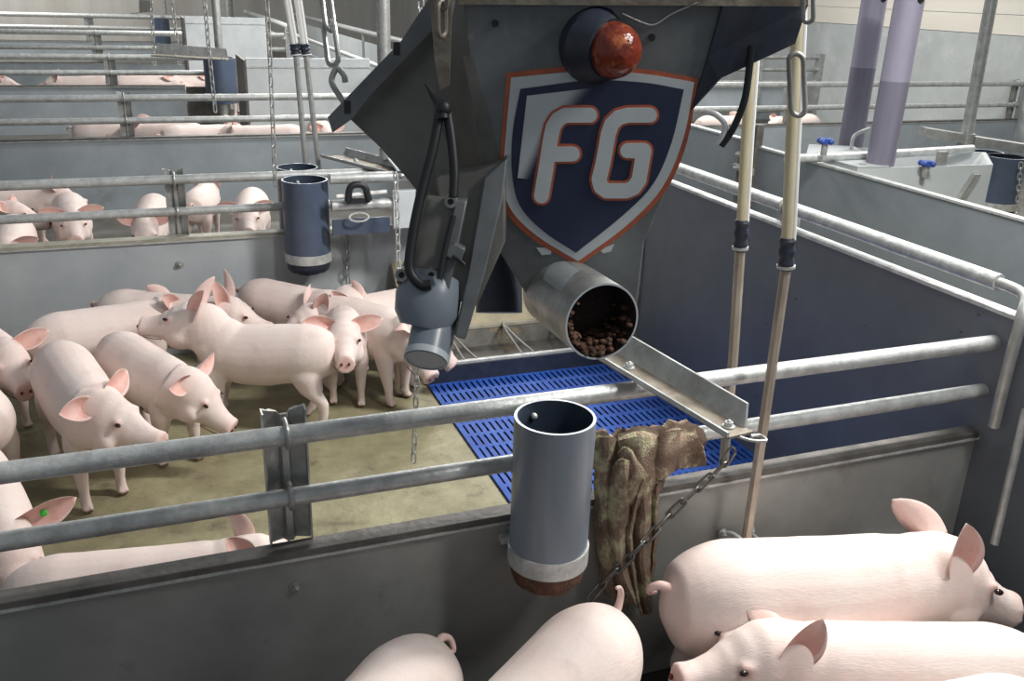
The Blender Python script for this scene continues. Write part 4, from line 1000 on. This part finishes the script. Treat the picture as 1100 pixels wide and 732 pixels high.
        for side_ in (0, 1):
            for i in range(nu+1):
                u = i/nu; wd = .042*(.66+1.25*u-.45*u*u)*(1-u**2.2)**.8+.0012; row = []
                for j in range(nv+1):
                    v = 2*j/nv-1; cup = .55*wd*(v*v)*(1-.5*u)-.022*(1-u)*(1-v*v)
                    p = base+d*(Lg*u-.02)+sd*(wd*v)+nrm*(cup-.012*u*u*Lg*6*0+(-.025*u*u))
                    if side_: p -= nrm*(.0042*(1-.6*u)*(1-v*v*.75))
                    row.append(bm.verts.new(Hd(*p)))
                grid[side_].append(row)
        for side_ in (0, 1):
            g = grid[side_]
            for i in range(nu):
                for j in range(nv):
                    f = bm.faces.new((g[i][j], g[i+1][j], g[i+1][j+1], g[i][j+1])); f.smooth = True
                    f.material_index = 1 if side_ == 0 and 0 < j < nv-1 and i < nu-1 else 0
                    for l in f.loops: l[lay] = (.45, 0, 0, 1)
        a, b = grid
        loop = [(i, 0) for i in range(nu+1)]+[(nu, j) for j in range(1, nv+1)]+[(i, nv) for i in range(nu-1, -1, -1)]+[(0, j) for j in range(nv-1, 0, -1)]
        for (i, j), (k, l_) in zip(loop, loop[1:]+loop[:1]):
            f = bm.faces.new((a[i][j], a[k][l_], b[k][l_], b[i][j])); f.smooth = True
            for l in f.loops: l[lay] = (.5, 0, 0, 1)
    # nostrils
    n0 = len(bm.faces)
    for s in (-1, 1): sphere(bm, Hd(.2475, s*.0165, -.034), .0085, (.55, .8, 1.1), 10, 8, mi=2, rot=R)
    for s_ in (-1, 1): tube(bm, smoothpath([Hd(.13, s_*.064, -.058), Hd(.18, s_*.046, -.068), Hd(.215, s_*.030, -.072)], 4), .0022, 6, mi=2)
    # tail
    tp = spine(-.45)
    tp_ = [(-.425, tp, .450), (-.462, tp, .470), (-.485, tp+.012, .455), (-.478, tp+.028, .430), (-.462, tp+.022, .435)]
    if tail == 'up': tp_ = [(-.415, tp, .455), (-.445, tp, .485), (-.458, tp, .520), (-.448, tp, .550), (-.430, tp, .560)]
    f0_ = set(bm.faces); tube(bm, smoothpath(tp_, 4), 1, 8, rs=[.014-.0095*k/16 for k in range(17)])
    for f in set(bm.faces)-f0_:
        f.smooth = True
        for l in f.loops: l[lay] = (.45, 0, 0, 1)
    # hooves
    for f in bm.faces:
        if f.material_index == 0 and f.calc_center_median().z < .024: f.material_index = 3
    bmesh.ops.recalc_face_normals(bm, faces=bm.faces[:])
    me = bpy.data.meshes.new('pig'); bm.to_mesh(me); bm.free()
    for k in ('skin', 'ear_in', 'nostril', 'hoof'): me.materials.append(M[k])
    em = []
    for s in (-1, 1):
        b2 = bm_new(); sphere(b2, Hd(.121, s*.069, .041), .0110, (1.15, .75, .75), 12, 10, rot=R)
        for f in b2.faces: f.smooth = True
        e = bpy.data.meshes.new('eye'); b2.to_mesh(e); b2.free(); e.materials.append(M['eye']); em.append(e)
    return dict(me=me, eyes=em, Hd=Hd, ear=earp)
PC = {}
def pig(key, x, y, ang, s, label, group, eyes=True, z=0, tiltx=0, tilty=0, skin=None, **kw):
    kk = repr((key, sorted(kw.items())))
    if kk not in PC: PC[kk] = build_pig(key, **kw)
    d = PC[kk]; me = d['me']
    if skin: me = me.copy(); me.materials[0] = M[skin]
    o = bpy.data.objects.new('pig', me); C.objects.link(o); o.location = (x, y, z); o.scale = (s, s, s)
    o.rotation_euler = (tiltx, tilty, math.radians(ang)); tag(o, label, 'pig', group)
    if eyes:
        for e in d['eyes']: q = bpy.data.objects.new('eye', e); C.objects.link(q); q.parent = o
    return o, d
GM = 'pigs standing in the middle pen'; GF = 'pigs in the foreground pen'; G2 = 'pigs behind the second fence'; G3 = 'pigs behind the third fence'; G4 = 'pigs behind the fourth fence'; GR = 'pigs at the upper right'
R_ = math.radians
# middle pen
PR = .86
pig('p1', .295, 3.947, 158, .87, 'pig standing side on facing left with raised ears and a curled tail', GM, yaw=R_(6), pitch=R_(10), neck=.62, ears=('up', 'up'), earlen=1.3, legs=(0, .03, -.05, .05))
pig('p2', -.375, 3.56, -74, .93, 'front left pig with both ears spread, snout just above the near rail', GM, yaw=R_(42), pitch=R_(-6), ears=('side', 'side'), earlen=1.15, legs=(-.02, .05, .03, -.03))
pig('p3', -.11, 3.76, -62, .86, 'second pig from the front left, head lowered, facing the near fence post', GM, yaw=R_(32), pitch=R_(-28), ears=('side', 'side'), earlen=1.15, legs=(.02, -.04, .02, -.03))
pig('p4', -.27, 4.40, 20, .86, 'pig standing along the second fence, only its long pale back showing', GM, pitch=R_(-20), ears=('back', 'back'))
pig('p5', -.80, 4.27, -62, .86, 'pig at the left edge with reddish ears, face turned to the camera', GM, pitch=R_(-4), yaw=R_(-6), ears=('side', 'side'), earlen=1.15)
pig('p6', -.80, 3.75, 110, .86, 'pig cut by the left edge, only its pale rump showing', GM, ears=('back', 'back'))
pig('p9', .0, 4.50, -22, .86, 'pig behind the side on one, head turned right with an upright ear', GM, pitch=R_(-8), yaw=R_(4), ears=('up', 'up'), earlen=1.3)
pig('p10', .86, 4.30, 188, .82, 'pig partly hidden, its small face pressed between two others', GM, pitch=R_(-4), yaw=R_(10), ears=('up', 'up'))
pig('p11', .62, 4.44, -40, .86, 'pig nearest the blue drop pipe, its rump at the panel corner', GM, pitch=R_(-25), ears=('back', 'back'))
pig('p12', .765, 4.14, -104, .86, 'pig facing the camera with wide ears, right of the side on pig', GM, pitch=R_(6), yaw=R_(4), ears=('side', 'side'), earlen=1.12, legs=(.02, -.02, 0, 0))
pig('p13', .86, 4.10, -52, .88, 'rightmost standing pig, head lowered behind the hanging grey arm', GM, pitch=R_(-34), yaw=R_(-14), ears=('fwd', 'fwd'), legs=(-.02, .04, 0, 0))
pig('p14', .93, 4.12, -28, .8, 'pig with only its nose out past the grey nozzle', GM, pitch=R_(-42), ears=('back', 'back'), legs=(0, 0, 0, 0))
o, d = pig('p7', -.60, 2.80, -72, .88, 'pig at the lower left with a green tag in its ear', GM, pitch=R_(-20), yaw=R_(0), ears=('side', 'side'), earlen=1.25)
bm = bm_new(); tp = d['ear'][0]; nn = d['ear'][1]; tube(bm, [tp-nn*.006, tp+nn*.006], .0105, 18); tube(bm, [tp+nn*.004, tp+nn*.011], .005, 12)
link('ear_tag', bm, 'green', o)['label'] = 'green ear tag'
pig('p8', -.12, 2.26, -4, .86, 'long pale pig along the near fence, one pink ear up beside the post', GM, pitch=R_(4), ears=('up', 'up'))
# foreground pen
pig('n1', .20, 1.43, 222, .93, 'shaded pig back at the bottom, left of the white rumped pig', GF, ears=('side', 'side'))
pig('n2', .60, 1.41, 214, .96, 'pig seen from behind with its tail up, under the big grey drop pipe', GF, ears=('side', 'side'), fat=1.03, tail='up')
pig('n3', 1.565, 1.585, -10, 1.05, 'large pig facing right with orange pink ear, under the cream drinker pipe', GF, pitch=R_(-14), yaw=R_(-6), ears=('back', 'cam'), fat=1.05, earlen=1.05)
pig('n4', 1.51, 1.335, 157, .92, 'pig facing left with pointed snout, in front of the large right facing pig', GF, pitch=R_(5), yaw=R_(14), ears=('cam', 'fwd'), earlen=1.0)
pig('n5', 1.42, 1.14, 176, .86, 'pig at the bottom edge, only a sliver of its back showing', GF, ears=('back', 'back'))
pig('n6', -.20, 1.30, 10, .86, 'pig at the bottom left edge, only the top of its back showing', GF, ears=('back', 'back'))
# second pen
kf = dict(vox=.012)
pig('a1', -.59, 6.62, -84, .9, 'pig behind the second fence with ears stretched out, face between the rails', G2, pitch=R_(0), yaw=R_(0), ears=('side', 'side'), earlen=1.15, **kf)
pig('a2', -1.20, 6.80, -20, .9, 'pig behind the second fence at the left edge, pink ear between the rails', G2, ears=('side', 'side'), pitch=R_(0), yaw=R_(8), **kf)
pig('a3', -.88, 6.0, -88, .9, 'pig behind the second fence, forehead just above the panel at the left edge', G2, ears=('side', 'side'), pitch=R_(-26), yaw=R_(0), **kf)
pig('a4', -.10, 6.45, -96, .9, 'pig peeping over the second panel just left of the fence post', G2, ears=('side', 'side'), pitch=R_(-24), yaw=R_(0), **kf)
pig('c', .27, 7.2, 76, .82, 'pig seen from behind just right of the second fence post', G2, ears=('back', 'back'), pitch=R_(-30), **kf)
pig('a5', -1.02, 7.35, 4, .9, 'pig body at the left edge behind the face framed by the rails', G2, ears=('side', 'side'), pitch=R_(-10), **kf)
pig('dd', .555, 6.53, -100, .9, 'pig facing the camera left of the blue grey drop pipe', G2, ears=('side', 'side'), earlen=1.15, pitch=R_(2), yaw=R_(6), **kf)
# third pen
pig('e', -.35, 10.2, 0, 1.0, 'pig behind the third fence, left of its post', G3, eyes=False, ears=('back', 'back'), **kf)
pig('e', .05, 9.9, 160, 1.0, 'pig behind the third fence, just right of its post', G3, eyes=False, ears=('back', 'back'), **kf)
pig('e', .45, 9.7, 15, 1.0, 'pig behind the third fence, second from the post with ear by the chain', G3, eyes=False, ears=('up', 'up'), **kf)
pig('e', .98, 9.6, 170, 1.0, 'long pig back behind the third fence, left of the thin drinker pipes', G3, eyes=False, ears=('side', 'side'), **kf)
pig('e', 1.66, 9.95, -90, .95, 'pig behind the third fence, ear tip showing right of the thin drinker pipes', G3, eyes=False, ears=('side', 'side'), **kf)
# fourth pen
pig('e', -2.2, 14.7, 0, 1.0, 'distant pig at the left edge, ears over the fourth fence panel', G4, eyes=False, ears=('up', 'up'), **kf)
pig('e', -.95, 14.5, 180, 1.05, 'distant pig with raised ear left of the fourth fence post', G4, eyes=False, ears=('up', 'up'), **kf)
pig('e', -.05, 14.3, 0, 1.12, 'distant pig with a long pale back right of the fourth fence post', G4, eyes=False, ears=('back', 'back'), **kf)
pig('e', .45, 14.7, 10, 1.05, 'distant pig left of the dark blue pipe, farther than its neighbour', G4, eyes=False, ears=('back', 'back'), **kf)
pig('e', 1.05, 14.4, -100, 1.1, 'distant pig with pink ear right of the dark blue pipe', G4, eyes=False, ears=('up', 'up'), **kf)
# upper right
pig('e', 6.5, 9.7, 10, 1.0, 'pig back behind the upper right fence, left of the cream hose', GR, eyes=False, ears=('back', 'back'), **kf)
pig('e', 7.6, 9.8, 190, .95, 'pig back behind the upper right fence, beside the lilac tubes', GR, eyes=False, ears=('side', 'side'), **kf)
pig('e', 5.6, 9.9, 200, .95, 'pig back behind the upper right fence, beside the black hanging cable', GR, eyes=False, ears=('back', 'back'), **kf)
